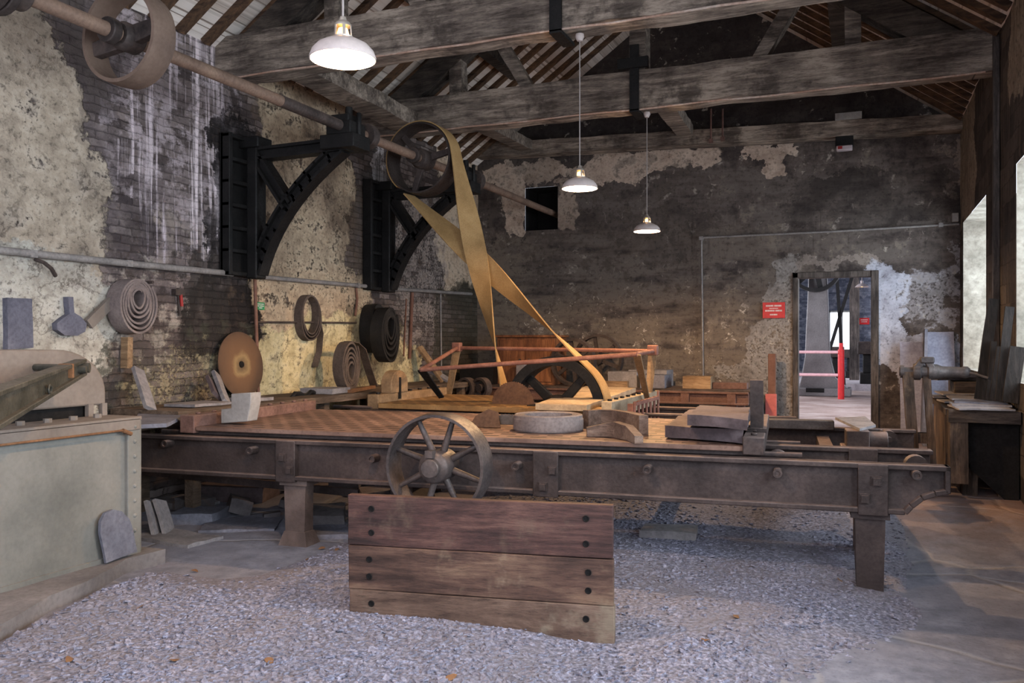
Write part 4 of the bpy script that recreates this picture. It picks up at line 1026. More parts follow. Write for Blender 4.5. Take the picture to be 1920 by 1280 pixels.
sfh = thing('timber_bench', 'long low timber bench against the left wall, behind the front saw bed', 'bench', (-4.87, 6.3, 0))
mb = MB(); mb.bx(XL+.03, -4.52, 4.72, 9.75, SHZ-.06, SHZ); mb.rough(.15, .006, 3); mk('top', mb, m_shelf, sfh, world=True)
for y in (4.95, 6.6, 8.1, 9.5):
    for x in (XL+.1, -4.6):
        mb = MB(); mb.bx(x-.04, x+.04, y-.04, y+.04, -.03, SHZ-.05); mk('leg', mb, m_shelf, sfh, world=True)
c = atX(650, 714, XL+.35); c.z = SHZ+.265
roll('belt_roll', c, .08, .26, 5, .12, m_leather, 'brown coil of belting standing on the low timber bench', sq=.62, hang=-.35, tail=[c+V((-.02,.05,.235)), c+V((-.06,.25,.22)), c+V((-.1,.45,.15)), c+V((-.12,.62,-.1)), c+V((-.12,.72,-.255))])
# rusty saw blade leaning on the wall
c = atX(452, 682, XL+.09); R = .292; c.z = SHZ+R+.004
mb = MB(); mb.lathe([(.03,-.004),(R,-.004),(R,.004),(.03,.004)], Matrix.Translation(c) @ Matrix.Rotation(math.radians(83), 4, 'Y'), 64, closed=True)
t = NT('concentric rust'); g_ = t.vm('LENGTH', t.vm('SUBTRACT', t.tc.outputs['Object'], (0,0,R)))
ns = t.noise(6, 5)['Fac']; col = t.ramp(t.math('ADD', t.math('MULTIPLY', g_, 2.3), t.math('MULTIPLY', ns, .35)), [(.22, L((92,74,56))), (.36, L((140,116,82))), (.46, L((108,80,58))), (.75, L((94,70,53))), (1., L((66,50,41)))])
m_disc = t.done(col, .75, .1, t.bump(t.noise(40)['Fac'], .2, .01), .3)
mk('rusty_disc', mb, m_disc, label='big orange rusted circular blade leaning against the left wall', cat='saw blade', origin=(c.x, c.y, c.z-R))
mb = MB(); mb.lathe([(0,0),(.028,0),(.028,.012),(0,.012)], AX((1,0,.12), c+V((.0,0,0))), 16)
o_ = bpy.data.objects['rusty_disc']; mk('arbor_hole', mb, m_black, o_, world=True)
# slates and planks leaning along the left wall
def lean(name, b, t_, w, th, mat, label, cat, yaw=0, group=None):
    b, t_ = V(b), V(t_); mb = MB(); mb.bar(b, t_, w, th, up=(1, 0, .2)); mb.rough(.08, .004, 6, int(b.y*9)); return mk(name, mb, mat, label=label, cat=cat, group=group, origin='base', smooth=45)
def wl(x, y, off): return atX(x, y, XL+off)
b = wl(282, 762, .40); b.z = SHZ+.01; lean('leaning_plank', b, wl(258, 692, .12), .10, .03, m_slate_l, 'pale plank leaning on the left wall between belt roll and rusty blade', 'plank')
b = wl(425, 765, .45); b.z = SHZ+.01; lean('leaning_slate', b, wl(404, 700, .14), .08, .03, m_slate_l, 'narrow slate strip propped left of the rusty blade', 'slate')
b = wl(418, 768, .36); b.z = SHZ+.01; lean('leaning_slate', b, wl(405, 722, .16), .26, .03, m_slate_w, 'broad dark slate propped behind the narrow strip, left of the rusty blade', 'slate')
b = wl(832, 738, .42); b.z = SHZ+.01; lean('leaning_plank', b, wl(786, 650, .12), .12, .03, m_plank, 'bare plank leaning on the left wall behind the guard frame', 'plank')
b = wl(845, 738, .50); b.z = SHZ+.01; lean('leaning_plank', b, wl(800, 690, .2), .10, .03, m_slate_l, 'shorter pale plank leaning in front of the bare plank near the guard frame', 'plank')
for a, s, lab in (((470, 752), (.30,.22,.025), 'flat pale slate lying on the timber bench below the rusty blade'), ((610, 757), (.36,.3,.05), 'flat stone lying on the timber bench beside the belt coil'), ((372, 768), (.30,.4,.02), 'thin pale slate on the near end of the timber bench')):
    p = wl(*a, .42); mb = MB(); mb.box((p.x, p.y, SHZ+s[2]/2+.006), s); mb.rough(.07, .006, 6, a[0]); mk('flat_slate', mb, m_slate_l, label=lab, cat='slate', origin='base', smooth=45)
p = wl(580, 752, .4)
mb = MB(); mb.tube([p + V((.0, -.3+.08*k, .03+.06*abs(math.sin(k*1.1)))) for k in range(8)], .022, 8); mk('scrap_strap', mb, m_rubber, label='dark scrap of strap lying crumpled on the timber bench', cat='strap', origin='base')
b = wl(700, 757, .5); b.z = SHZ+.03; q = wl(655, 765, .62); q.z = SHZ+.02
mb = MB(); mb.bar(q, b, .05, .03); mk('rusty_bar', mb, m_rust, label='short orange rusted bar on the bench by the ochre saw bed', cat='bar', origin='base')
# conduits and pipes on the left wall
def pipe(name, pts, r, mat, label, cat='conduit', clips=()):
    mb = MB(); mb.tube(pts, r, 10); o = mk(name, mb, mat, label=label, cat=cat, origin=pts[0])
    for c in clips:
        mb = MB(); mb.box(c, (.05, .05, .05)); mk('clip', mb, mat, o, world=True)
    return o
XC = XL+.05
pipe('conduit', [wl(-90, 461, .05), wl(0, 469, .05), wl(240, 494, .05), wl(436, 513, .05)], .026, m_conduit, 'grey conduit along the left wall from the left edge to the nearer bracket', clips=[wl(240, 494, .05), wl(60, 476, .05)])
pipe('conduit', [wl(478, 518, .05), wl(692, 537, .05)], .022, m_conduit, 'grey conduit along the left wall between the two brackets', clips=[wl(670, 535, .05)])
pipe('conduit', [wl(728, 541, .05), wl(884, 551, .05)], .022, m_conduit, 'grey conduit on the left wall beyond the further bracket')
m_pipe = weathered('brown painted pipe', (92,62,50), (120,84,70), (140,104,88), 5, .7, 0, .2, 40)
b = wl(484, 757, .06); b.z = SHZ+.01; pipe('drop_pipe', [wl(478, 518, .06), b], .016, m_pipe, 'brown vertical pipe dropping beside the rusty blade and green sign', 'pipe')
pipe('wall_rail', [wl(470, 604, .03), wl(560, 604, .03), wl(668, 605, .03)], .010, m_iron, 'thin dark rail across the pale left wall behind the loop of belting', 'rail')
pipe('rust_bar', [wl(773, 548, .02), wl(768, 672, .02)], .022, m_pipe, 'thick rust brown bar hanging on the wall right of the black belt rolls', 'bar')
pipe('rust_bar', [wl(762, 560, .01), wl(757, 668, .01)], .010, m_pipe, 'thin dark bar hanging beside the rust brown bar', 'bar')
pipe('drop_pipe', [wl(826, 545, .012), wl(828, 745, .012)], .012, m_conduit, 'thin grey vertical pipe near the far end of the left wall', 'pipe')
pipe('chain_hook', [wl(667, 534, .012), wl(670, 560, .03), wl(666, 592, .03)], .014, m_pipe, 'short rusty hook hanging from the conduit by the further bracket', 'hook')
mb = MB(); mb.bar(wl(238, 632, .03), wl(237, 690, .03), .05, .07, up=(1,0,0)); mk('wooden_stake', mb, m_plank, label='brown wooden stake hanging below the dusty belt roll', cat='stake', origin='base')
hk = thing('hand_tool', 'red handled tool hanging on the left wall right of the dusty belt roll', 'tool', wl(337, 592, .05))
mb = MB(); mb.cyl(wl(334, 540, .02), wl(337, 592, .02), .012, n=8); mb.box(wl(333, 548, .02), (.06,.10,.05)); mk('shank', mb, m_iron, hk, world=True)
m_red = plain('red paint', (150,36,32), .6)
mb = MB(); mb.cyl(wl(339, 552, .04), wl(341, 574, .04), .013, n=10); mk('handle', mb, m_red, hk, world=True)
m_hook = m_iron
mb = MB(); mb.tube([wl(66, 486, .04), wl(82, 492, .10), wl(96, 503, .09), wl(104, 517, .06)], .014, 8); mk('wall_hook', mb, m_iron, label='bent iron hook on the left wall just under the conduit', cat='hook', origin='base')
def sign(name, P, w, h, mat, mat_t, label, lines, nrm):
    """P centre, nrm facing axis: 'x' faces +x, 'y' faces -y"""
    t = thing(name, label, 'sign', P); R_ = (lambda a, z, d: V((d, a, z))) if nrm == 'x' else (lambda a, z, d: V((a, -d, z)))
    def bxx(mb, a0, a1, z0, z1, d0, d1): mb.hexa([R_(*q) for q in ((a0,z0,d0),(a1,z0,d0),(a1,z0,d1),(a0,z0,d1),(a0,z1,d0),(a1,z1,d0),(a1,z1,d1),(a0,z1,d1))])
    mb = MB(); bxx(mb, -w/2, w/2, -h/2, h/2, 0, .008); mk('plate', mb, mat, t, bev=.002)
    for zz, hh, words in lines:
        mb = MB()
        for a, b_ in words:
            n = max(1, int((b_-a)*w/(hh*h*.8)))
            for k in range(n):
                u0 = a+(b_-a)*k/n; u1 = a+(b_-a)*(k+.72)/n; bxx(mb, (u0-.5)*w, (u1-.5)*w, (zz-hh/2-.5)*h, (zz+hh/2-.5)*h, .008, .0095)
        mk('lettering', mb, mat_t, t)
    return t
m_wht = plain('white print', (235,225,220), .6)
m_grn = plain('green sign plate', (40,140,90), .5)
p0, p1 = wl(480, 566, .02), wl(495, 581, .02)
sign('safety_sign', (p0+p1)/2, abs(p1.y-p0.y), abs(p1.z-p0.z), m_grn, m_wht, 'small green sign with white writing on the pale left wall', [(.75,.12,[(.1,.5),(.55,.9)]),(.5,.12,[(.1,.35),(.4,.9)]),(.25,.12,[(.3,.7)])], 'x')

# ------------------------------------------------------------------ things lying on the front saw bed
def onbed(x, y, z=BZ): return atZ(x, y, z)
wb = [(414,797),(414,770),(433,768),(433,741),(470,739),(470,757),(463,793)]
p = onbed(440, 796); Yb_ = p.y+.0; P = [atY(x, y, Yb_) for x, y in wb]; zo = min(q.z for q in P)-BZ-.003
mb = MB(); mb.prism([(q.x, q.z-zo) for q in P], .11, Matrix(((1,0,0,0),(0,0,1,Yb_),(0,1,0,0),(0,0,0,1))))
m_whiteblk = weathered('whitish grey cast block', (126,121,119), (152,147,144), (170,165,161), 5, .85, 0, .3, 40)
mk('stepped_block', mb, m_whiteblk, label='whitish stepped block standing on the left end of the front saw bed', cat='block', origin='base', bev=.006)
c = onbed(1028, 806); 
t = thing('belt_ring', 'thick grey ring of coiled belting lying on the front saw bed', 'belt ring', (c.x, c.y, BZ+.002))
prof = [(.222,0),(.228,.01),(.228,.074),(.222,.083),(.222,.098),(.214,.104),(.204,.098)]
for k in range(4): prof += [(.203-.012*k,.100),(.195-.012*k,.100),(.193-.012*k,.090)]
prof += [(.152,.095),(.150,0)]
mb = MB(); mb.lathe(prof, None, 64, closed=True); mk('coil', mb, m_graybelt, t, smooth=30)
def band(name, pts, h, th, mat, label, hs=None):
    P = [onbed(*p) for p in pts]; mb = MB(); n = len(P)
    L_, R_ = [], []
    for i, p in enumerate(P):
        d = (P[min(i+1,n-1)]-P[max(i-1,0)]).normalized(); s_ = V((-d.y, d.x, 0))*th/2; L_.append(p-s_); R_.append(p+s_)
    hh = hs or [h]*n; vs = []
    for i in range(n): vs += [L_[i]+V((0,0,.002)), R_[i]+V((0,0,.002)), R_[i]+V((0,0,hh[i])), L_[i]+V((0,0,hh[i]))]
    fs = [(0,1,2,3), tuple(4*(n-1)+k for k in (3,2,1,0))]
    for i in range(n-1):
        for k in range(4): fs.append((4*i+k, 4*i+(k+1)%4, 4*i+4+(k+1)%4, 4*i+4+k))
    mb.faces(vs, fs); return mk(name, mb, mat, label=label, cat='wooden segment', group='curved wooden segments', origin='base', smooth=50)
m_seg = wood('dusty brown curved wood', (84,68,60), (112,92,82), (138,118,106), 'x', 6, .85)
band('curved_segment', [(1098,803),(1125,801),(1152,802),(1180,807),(1207,815)], .12, .06, m_seg, 'longer curved wooden segment on the saw bed behind the grey ring')
band('curved_segment', [(1100,818),(1128,818),(1155,820),(1180,825),(1198,832)], .10, .05, m_seg, 'lower curved wooden segment in front of the longer one, its right end curling down', hs=[.055,.075,.095,.085,.045])
bf = thing('blade_fragment', 'toothed piece of old saw blade propped on the bed beside the grey ring', 'saw blade', onbed(945, 803))
c = onbed(948, 803); poly = []
for k in range(33):
    a = PI*.08+PI*.84*k/32; r = .15 + (.01 if k % 2 else -.004); poly.append((r*math.cos(a), r*math.sin(a)*.62+.0))
Mt = Matrix.Translation((c.x, c.y, BZ+.004)) @ Matrix.Rotation(.15, 4, 'Z') @ Matrix.Rotation(math.radians(62), 4, 'X')
mb = MB(); mb.prism(poly, .006, Mt); mk('toothed_plate', mb, m_steel, bf, world=True)
mb = MB(); mb.prism([(-.24,0),(-.02,0),(-.05,.11),(-.12,.13),(-.2,.08)], .012, Matrix.Translation((0,-.03,0)) @ Mt); mk('rusty_plate', mb, m_blade, bf, world=True)
def slab(name, px4, z0, z1, mat, label, seed, cat='slab', amp=.012):
    T_ = [atZ(x, y, z1) for x, y in px4]; mb = MB(); mb.hexa([V((p.x, p.y, z0)) for p in T_] + [V((p.x, p.y, z1)) for p in T_])
    mb.rough(.06, amp, 5, seed); zmin = min(v.co.z for v in mb.bm.verts)
    for v in mb.bm.verts: v.co.z += z0+.001-zmin if v.co.z < z0+.02 else 0
    return mk(name, mb, mat, label=label, cat=cat, group='slate slabs on the saw bed', origin='base', smooth=40)
slab('slate_slab', [(1247,797),(1392,806),(1400,772),(1292,768)], BZ+.003, BZ+.082, m_slate_w, 'lower thick purple brown slate slab at the right end of the front bed', 3)
slab('slate_slab', [(1288,778),(1400,785),(1408,764),(1312,759)], BZ+.094, BZ+.16, m_slate_w, 'upper thick slate slab resting on the other at the right end of the bed', 8)
q = [atZ(x, y, .775) for x, y in ((247,797),(312,793),(360,773),(262,771))]
mb = MB(); mb.hexa([V((p.x,p.y,.75)) for p in q] + [V((p.x,p.y,.775)) for p in q]); mb.rough(.09, .004, 4); mk('slate_slab', mb, m_slate, label='smooth grey slate slab projecting beside the left end of the front bed', cat='slab', origin='base', smooth=45)
q = T1 @ V((-4.62, .45, .71)); mb = MB(); mb.bar(q+V((-.12,-.3,0)), q+V((.1,.5,0)), .12, .07); mb.rough(.1, .006, 4); mk('timber_block', mb, m_shelf, label='dark timber under the smooth grey slab, left of the front bed', cat='timber', origin='base')
q = [onF(x, y, .9) for x, y in ((1567,783),(1600,781),(1640,797),(1612,802))]
zt_ = bpy.data.objects['box_section']; zz = onF(1500, 787, 2.30).z
q = [atZ(x, y, zz+.03) for x, y in ((1566,782),(1622,780),(1642,796),(1612,803))]
mb = MB(); mb.hexa([V((p.x,p.y,zz+.012)) for p in q] + [V((p.x,p.y,zz+.03)) for p in q]); mk('thin_slate', mb, m_slate_l, label='thin pale slate tile lying on the right end of the table frame before the doorway', cat='slate', origin='base')

# ------------------------------------------------------------------ waste under the front table
def gpt(x, y):
    p = atZ(x, y, .02)
    for _ in range(3): p = atZ(x, y, max(0, ground(p.x, p.y)))
    return p
for x, y, s, rz, lab, m in ((1255,1000,(.34,.22,.05),.1,'flat pale stone lying in the gravel under the front saw table',m_slate_l), (372,975,(.34,.30,.09),.3,'dark grey stone block on the ground under the left of the table',m_slate), (345,945,(.5,.3,.05),-.2,'pale slate sheet lying on the waste heap under the table',m_slate_l),
        (455,985,(.5,.4,.03),.5,'broad dark slate flat on the ground left of the front leg',m_slate), (330,1010,(.55,.3,.03),-.1,'flat slate half buried in dust beside the kerb',m_slate_l), (610,1000,(.4,.3,.04),.4,'grey slate lying behind the left front leg',m_slate), (450,930,(.6,.4,.12),.2,'brown stone lump far under the table by the wall',m_slate_w)):
    p = gpt(x, y); mb = MB(); mb.box((0,0,s[2]/2), s); mb.rough(.06, .014, 5, x); bmesh.ops.rotate(mb.bm, verts=mb.bm.verts, cent=(0,0,0), matrix=Matrix.Rotation(rz, 3, 'Z')); bmesh.ops.translate(mb.bm, verts=mb.bm.verts, vec=(p.x, p.y, p.z-.012))
    mk('waste_slate', mb, m, label=lab, cat='slate', origin='base', smooth=40)
for x0, y0, x1, y1, lab in ((298,1002,274,945,'left of two slates tilted together on the ground beside the casing'), (318,1000,290,942,'right of two slates tilted together on the ground beside the casing')):
    b = gpt(x0, y0); t_ = b + V((-.04, .03, 0)); d_ = ray(x1, y1); t_ = CAM + d_*((b-CAM).dot(FW)/d_.dot(FW)); t_ += FW*.08
    mb = MB(); mb.bar(b-V((0,0,.02)), t_, .16, .025, up=(1,.3,0)); mb.rough(.07, .006, 6); mk('tilted_slate', mb, m_slate_l, label=lab, cat='slate', origin='base', smooth=45)
rl = random.Random(11)
for x0, x1, y0, y1, n in ((270,330,960,1005,3),):
    pass
m_scrap = weathered('dim slate rubble', (66,62,66), (92,86,88), (116,110,112), 4, .85, 0, .5, 30)
for k in range(26):
    x, y = rl.uniform(-4.9, -2.9), rl.uniform(5.0, 6.9); s = rl.uniform(.08, .26); mb = MB(); mb.box((0,0,0), (s, s*rl.uniform(.5,1), s*rl.uniform(.15,.5))); mb.rough(.05, .02, 5, k)
    bmesh.ops.rotate(mb.bm, verts=mb.bm.verts, cent=(0,0,0), matrix=Matrix.Rotation(rl.uniform(0,6), 3, 'Z') @ Matrix.Rotation(rl.uniform(-.3,.3), 3, 'X')); zmin = min(v.co.z for v in mb.bm.verts)
    bmesh.ops.translate(mb.bm, verts=mb.bm.verts, vec=(x, y, ground(x, y)-zmin-.015)); mk('rubble_stone', mb, m_scrap, label='rough stone of the slate rubble under the left half of the front table', cat='stone', group='rubble under the front table', origin='base', smooth=40)
m_leaf = weathered('dry orange leaf', (104,74,52), (136,98,68), (156,122,92), 20, .8, 0, .1, 60)
for k, (x, y) in enumerate(((262,1142),(130,1242),(326,1243),(575,1052),(603,1030),(632,1032),(505,1243),(1380,1160),(1322,1205),(845,1275),(1575,1090),(365,1072))):
    p = gpt(x, y); mb = MB(); a = k*1.3; s = .022
    pr = [(0,-1),(.5,-.5),(.62,.1),(.35,.7),(0,1.1),(-.35,.7),(-.6,.1),(-.5,-.5)]
    vs = [V((u*s, w_*s, .012+.006*math.sin(u*3+k)+.004*w_)) for u, w_ in pr]; mb.faces(vs + [v-V((0,0,.0015)) for v in vs], [tuple(range(8)), tuple(range(15,7,-1))] + [(i, (i+1)%8, 8+(i+1)%8, 8+i) for i in range(8)])
    bmesh.ops.rotate(mb.bm, verts=mb.bm.verts, cent=(0,0,0), matrix=Matrix.Rotation(a, 3, 'Z')); bmesh.ops.translate(mb.bm, verts=mb.bm.verts, vec=(p.x, p.y, p.z))
    mk('fallen_leaf', mb, m_leaf, label='small dry orange leaf lying on the slate gravel', cat='leaf', group='dry leaves on the gravel', origin='base')
# ------------------------------------------------------------------ along the far wall
m_cab = wood('orange brown cabinet wood', (92,56,36), (126,80,52), (152,102,68), 'z', 5, .7)
x0, x1 = atY(932, 640, 10.5).x, atY(1040, 640, 10.5).x; zt = atY(985, 628, 10.5).z
cb = thing('wooden_cabinet', 'orange brown wooden cabinet against the far wall behind the belt', 'cabinet', ((x0+x1)/2, 10.75, T3Z))
mb = MB(); mb.bx(x0, x1, 10.5, 10.98, T3Z+.002, zt-.03); mk('body', mb, m_cab, cb, world=True, bev=.006)
mb = MB(); mb.bx(x0-.03, x1+.03, 10.46, 11.0, zt-.03, zt); mk('top', mb, m_cab, cb, world=True, bev=.006)
for k in range(2):
    a = x0+.03+(x1-x0-.06)*k/2; mb = MB(); mb.bx(a+.01, a+(x1-x0-.06)/2-.01, 10.483, 10.502, T3Z+.04, zt-.06); d_ = mk('door', mb, m_cab, cb, world=True, bev=.005)
    mb = MB(); mb.cyl((a+(.06 if k else (x1-x0)/2-.1), 10.484, (T3Z+zt)/2), (a+(.06 if k else (x1-x0)/2-.1), 10.46, (T3Z+zt)/2), .015, n=10); mk('knob', mb, m_iron, d_, world=True)
def spoked(x, ytop, Y, label, rx):
    top = atY(x, ytop, Y); r = (top.z-T3Z)/2-.002; t = thing('flywheel', label, 'wheel', (top.x, Y, T3Z), 0, 'old wheels stored by the far wall'); c = V((top.x, Y, T3Z+r+.003))
    ax = V((rx, 1, .0)).normalized(); M = AX(ax, c)
    mb = MB(); mb.lathe([(r,-.05),(r,.05),(r-.035,.05),(r-.035,-.05)], M, 44, closed=True); mk('rim', mb, m_iron, t, world=True)
    mb = MB(); mb.lathe([(0,-.07),(.07,-.07),(.07,.07),(0,.07)], M, 18); mk('hub', mb, m_iron, t, world=True)
    for k in range(6):
        d = M.to_3x3() @ V((math.cos(k*PI/3+.3), math.sin(k*PI/3+.3), 0)); mb = MB(); mb.bar(c+d*.06, c+d*(r-.02), .045, .03, up=ax); mk('spoke', mb, m_iron, t, world=True)
spoked(1075, 634, 10.42, 'front one of two dark spoked wheels standing by the far wall', .1); spoked(1122, 626, 10.72, 'rear one of two dark spoked wheels standing by the far wall', .05)
def block(name, xa, ya, xb, yb, Y, dep, mat, label, cat, z0=None, parent=None):
    a, b = atY(xa, yb, Y), atY(xb, ya, Y); z_ = a.z if z0 is None else z0; mb = MB(); mb.bx(a.x, b.x, Y, Y+dep, z_, b.z); mb.rough(.1, .004, 5, int(xa)); return mk(name, mb, mat, label=label, cat=cat, origin='base', smooth=45)
block('stone_block', 1140, 697, 1194, 712, 10.3, .3, m_slate_l, 'pale stone block on the third table, right of the spoked wheels', 'stone', T3Z+.003)
block('grey_slab', 1200, 703, 1246, 725, 10.22, .4, m_slate, 'grey slab on the third table behind the guard frame leg', 'slab', T3Z+.003)
block('slate_sheet', 1178, 694, 1250, 699, 10.6, .4, m_slate_l, 'pale slate sheet stacked behind the grey slab on the third table', 'slate', T3Z+.003)
block('timber_box', 1280, 706, 1332, 722, 10.3, .3, m_plank, 'small box of bare timber on the third table beside the conduit', 'box', T3Z+.003)
block('orange_plank', 1128, 715, 1176, 722, 10.15, .08, m_plank, 'short orange plank end on the third table below the pale block', 'plank', T3Z+.003)
block('iron_lump', 1335, 718, 1400, 731, 10.4, .2, m_iron_r, 'reddish iron casting on the right end of the third table', 'casting', T3Z+.003)
block('pale_post', 968, 676, 982, 715, 10.25, .1, m_slate_l, 'small pale upright stone before the wooden cabinet', 'stone', T3Z+.003)
block('dark_casting', 862, 690, 925, 722, 10.35, .4, m_iron_d, 'dark iron casting on the left end of the third table', 'casting', T3Z+.003)
for x, lab in ((875, 'left of two small dark pulleys before the third table'), (903, 'right of two small dark pulleys before the third table')):
    p = atY(x, 727, 9.6); r = .13; t = thing('small_pulley', lab, 'pulley', (p.x, 9.6, floor_z(0,9.6)), 0, 'small pulleys on a stand')
    mb = MB(); M = AX((.3,1,0), (p.x, 9.6, p.z)); mb.lathe([(r,-.05),(r,.05),(r-.03,.05),(r-.03,-.05)], M, 30, closed=True); mb.lathe([(0,-.06),(.05,-.06),(.05,.06),(0,.06)], M, 14); mb.bar((p.x-r+.01,9.6,p.z),(p.x+r-.01,9.6,p.z),.04,.04); mk('wheel', mb, m_iron, t, world=True)
    mb = MB(); mb.bx(p.x-.04, p.x+.04, 9.66, 9.74, floor_z(0,9.6)-.01, p.z+.02); mk('stand', mb, m_iron, t, world=True)
# conduit, sign, lights on the far wall
def wbk(x, y, off=.04): return atY(x, y, YB-off)
pipe('wall_conduit', [wbk(1318, 705), wbk(1315, 452), wbk(1317, 447), wbk(1321, 445), wbk(1560, 434), wbk(1798, 420)], .014, m_conduit, 'thin pale conduit rising on the far wall and turning right above the door', clips=[wbk(1315, 447), wbk(1764, 422)])
p0, p1 = wbk(1784, 400), wbk(1797, 416); mb = MB(); mb.bx(p0.x, p1.x, YB-.09, YB-.005, p1.z, p0.z); mk('junction_box', mb, m_whiteblk, label='small white junction box at the right end of the far wall conduit', cat='junction box', origin='base', bev=.008)
m_sign = plain('red sign plate', (206,38,40), .45)
p0, p1 = wbk(1430, 567, .02), wbk(1472, 596, .02)
sign('warning_sign', (p0+p1)/2, p1.x-p0.x, p0.z-p1.z, m_sign, m_wht, 'red notice with white writing on the far wall left of the doorway', [(.78,.10,[(.15,.5),(.53,.85)]),(.62,.05,[(.3,.7)]),(.47,.10,[(.12,.55),(.58,.88)]),(.22,.09,[(.33,.67)])], 'y')
p0, p1 = atY(1566, 259, 11.0), atY(1600, 275, 11.0); el = thing('emergency_light', 'small emergency light under the wall beam above the door', 'light', ((p0.x+p1.x)/2, 11.0, p1.z))
mb = MB(); mb.bx(p0.x, p1.x, 11.03, 11.12, p1.z+.02, zbm(p0.x)-(zt3-zb3)/2+.004); mk('housing', mb, m_iron_d, el, world=True, bev=.01)
mb = MB(); mb.bx(p0.x+.01, p1.x-.01, 11.0, 11.1, p1.z-.03, p1.z+.03); mk('diffuser', mb, plain('milky diffuser', (190,176,180), .3), el, world=True, bev=.012)
mb = MB(); mb.bx(p0.x+.03, p0.x+.08, 10.993, 11.003, p1.z-.015, p1.z+.02); mk('red_indicator', mb, m_red, el, world=True)
p0, p1 = atY(1566, 219, 11.0), atY(1616, 226, 11.0); mb = MB(); mb.bx(p0.x, p1.x, 10.96, 11.04, zbm(p0.x)+(zt3-zb3)/2+.003, zbm(p0.x)+(zt3-zb3)/2+.003+(p0.z-p1.z)); mk('white_batten', mb, m_whiteblk, label='short white strip lying on top of the wall beam over the emergency light', cat='strip', origin='base')
# post with red lower panel beside the door
p0, p1 = atY(1440, 663, 11.0), atY(1454, 738, 11.0); rp = thing('wooden_post', 'brown post with a pinkish red lower panel, left of the doorway', 'post', (p0.x, 11.05, .15))
mb = MB(); mb.bx(p0.x, p1.x, 11.0, 11.08, .14, p0.z); mk('post', mb, m_pipe, rp, world=True, bev=.006)
q0, q1 = atY(1435, 738, 10.97), atY(1456, 738, 10.97); mb = MB(); mb.bx(q0.x, q1.x, 10.96, 11.0, .25, q0.z); mk('red_panel', mb, plain('faded red panel', (206,110,104), .6), rp, world=True, bev=.005)
# ------------------------------------------------------------------ doorway frame
m_dframe = wood('dark door frame', (46,40,38), (74,66,62), (104,94,88), 'z', 6, .7)
df = struct('door_1', (lambda mb: (mb.bx(DOOR[0], atY(1497,600,YB).x, YB-.02, YB+.16, .12, DOOR[3]), mb.bx(atY(1633,600,YB).x, DOOR[1]+.01, YB-.03, YB+.18, .12, DOOR[3]), mb.bx(DOOR[0], DOOR[1], YB-.02, YB+.16, atY(1560,520,YB).z, DOOR[3]), mb)[3])(MB()), m_dframe, bev=.008)
# ------------------------------------------------------------------ the room beyond
NX0, NX1, NY0, NY1, NZ = -4.2, 1.6, YB+.55, 31., 4.2
m_boards = wood('worn pinkish floorboards', (128,106,98), (158,138,130), (182,166,160), 'x', 3, .6, .3, 6)
m_nwall = wall_mat('blue grey lime wash', (0,), lambda x, y: (0,0), [(70,74,88), (100,104,118), (130,132,144), (60,62,72)], [('blotch', None, [(150,150,158)], .5, .56)], 2., .3, .4)
mb = MB(); mb.bx(NX0, NX1, YB-.02, NY1, .10, .146); struct('floor_beyond', mb, m_boards)
mb = MB(); mb.bx(NX0, NX1, 21.6, NY1, .146, .30); struct('floor_step', mb, weathered('pale concrete', (150,142,146), (180,172,176), (200,194,198), 2, .8, 0, .2, 30))
mb = MB()
e0, e1 = atY(1553, 600, NY1).x, atY(1600, 600, NY1).x; ez0, ez1 = .9, atY(1575, 582, NY1).z
for a in ((NX0, e0, 0, NZ), (e1, NX1, 0, NZ), (e0, e1, ez1, NZ), (e0, e1, 0, ez0)): mb.bx(a[0], a[1], NY1, NY1+.3, a[2], a[3])
struct('wall_beyond', mb, m_nwall)
mb = MB(); mb.bx(e0, e1, NY1+.1, NY1+.16, ez0, ez0+.06); mb.bx(e0, e1, NY1+.1, NY1+.16, ez1-.06, ez1)
for k in range(3): x = e0+(e1-e0)*k/2; mb.bx(x-.06, x+.06, NY1+.1, NY1+.16, ez0, ez1)
struct('window_5', mb, m_winwood)
grid_wall('wall_beyond_left', m_nwall, lambda a, z, d: V((NX0-d, a, z)), NY0, NY1, .1, NZ, [(13., 16.5, 1.1, 3.6, .3, False), (19., 23., 1.1, 3.6, .3, False)], step=.8)  # openings in both side walls are made for the added daylight lamps
grid_wall('wall_beyond_right', m_nwall, lambda a, z, d: V((NX1+d, a, z)), NY0, NY1, .1, NZ, [(13.2, 16.2, 1.1, 3.6, .3, False), (23., 27., 1.1, 3.6, .3, False)], step=.8)
mb = MB(); mb.bx(NX0, NX1, NY0-.02, NY1+.3, NZ, NZ+.05); struct('ceiling_beyond', mb, m_nwall)
m_col = weathered('grey painted casting', (96,92,92), (120,116,116), (136,132,132), 2, .5, 0, .1, 40)
CY = 19.2
def cx(x, y=600): return atY(x, y, CY).x
def cz(y, x=1540): return atY(x, y, CY).z
cl = thing('machine_column', 'tall grey cast column with flared foot in the room beyond the door', 'machine', (cx(1540), CY, .146))
half_l = [(1498,728),(1503,705),(1509,670),(1511,620),(1514,560),(1516,510),(1518,430)]; half_r = [(1546,430),(1550,510),(1552,560),(1554,620),(1556,670),(1566,708),(1590,728)]
poly = [(cx(x), cz(y)) for x, y in half_l[::-1]][::-1] + [(cx(x), cz(y)) for x, y in half_r]
mb = MB(); mb.prism(poly, .5, Matrix(((1,0,0,0),(0,0,1,CY),(0,1,0,0),(0,0,0,1)))); mk('column', mb, m_col, cl, world=True, bev=.02)
mb = MB(); mb.bx(cx(1494), cx(1596), CY-.15, CY+.7, .147, cz(727)); mk('foot_plate', mb, m_col, cl, world=True, bev=.02)
mb = MB(); mb.bx(cx(1512), cx(1546), CY-.154, CY-.148, cz(735), cz(727)); mk('foot_recess', mb, m_iron_d, cl, world=True)
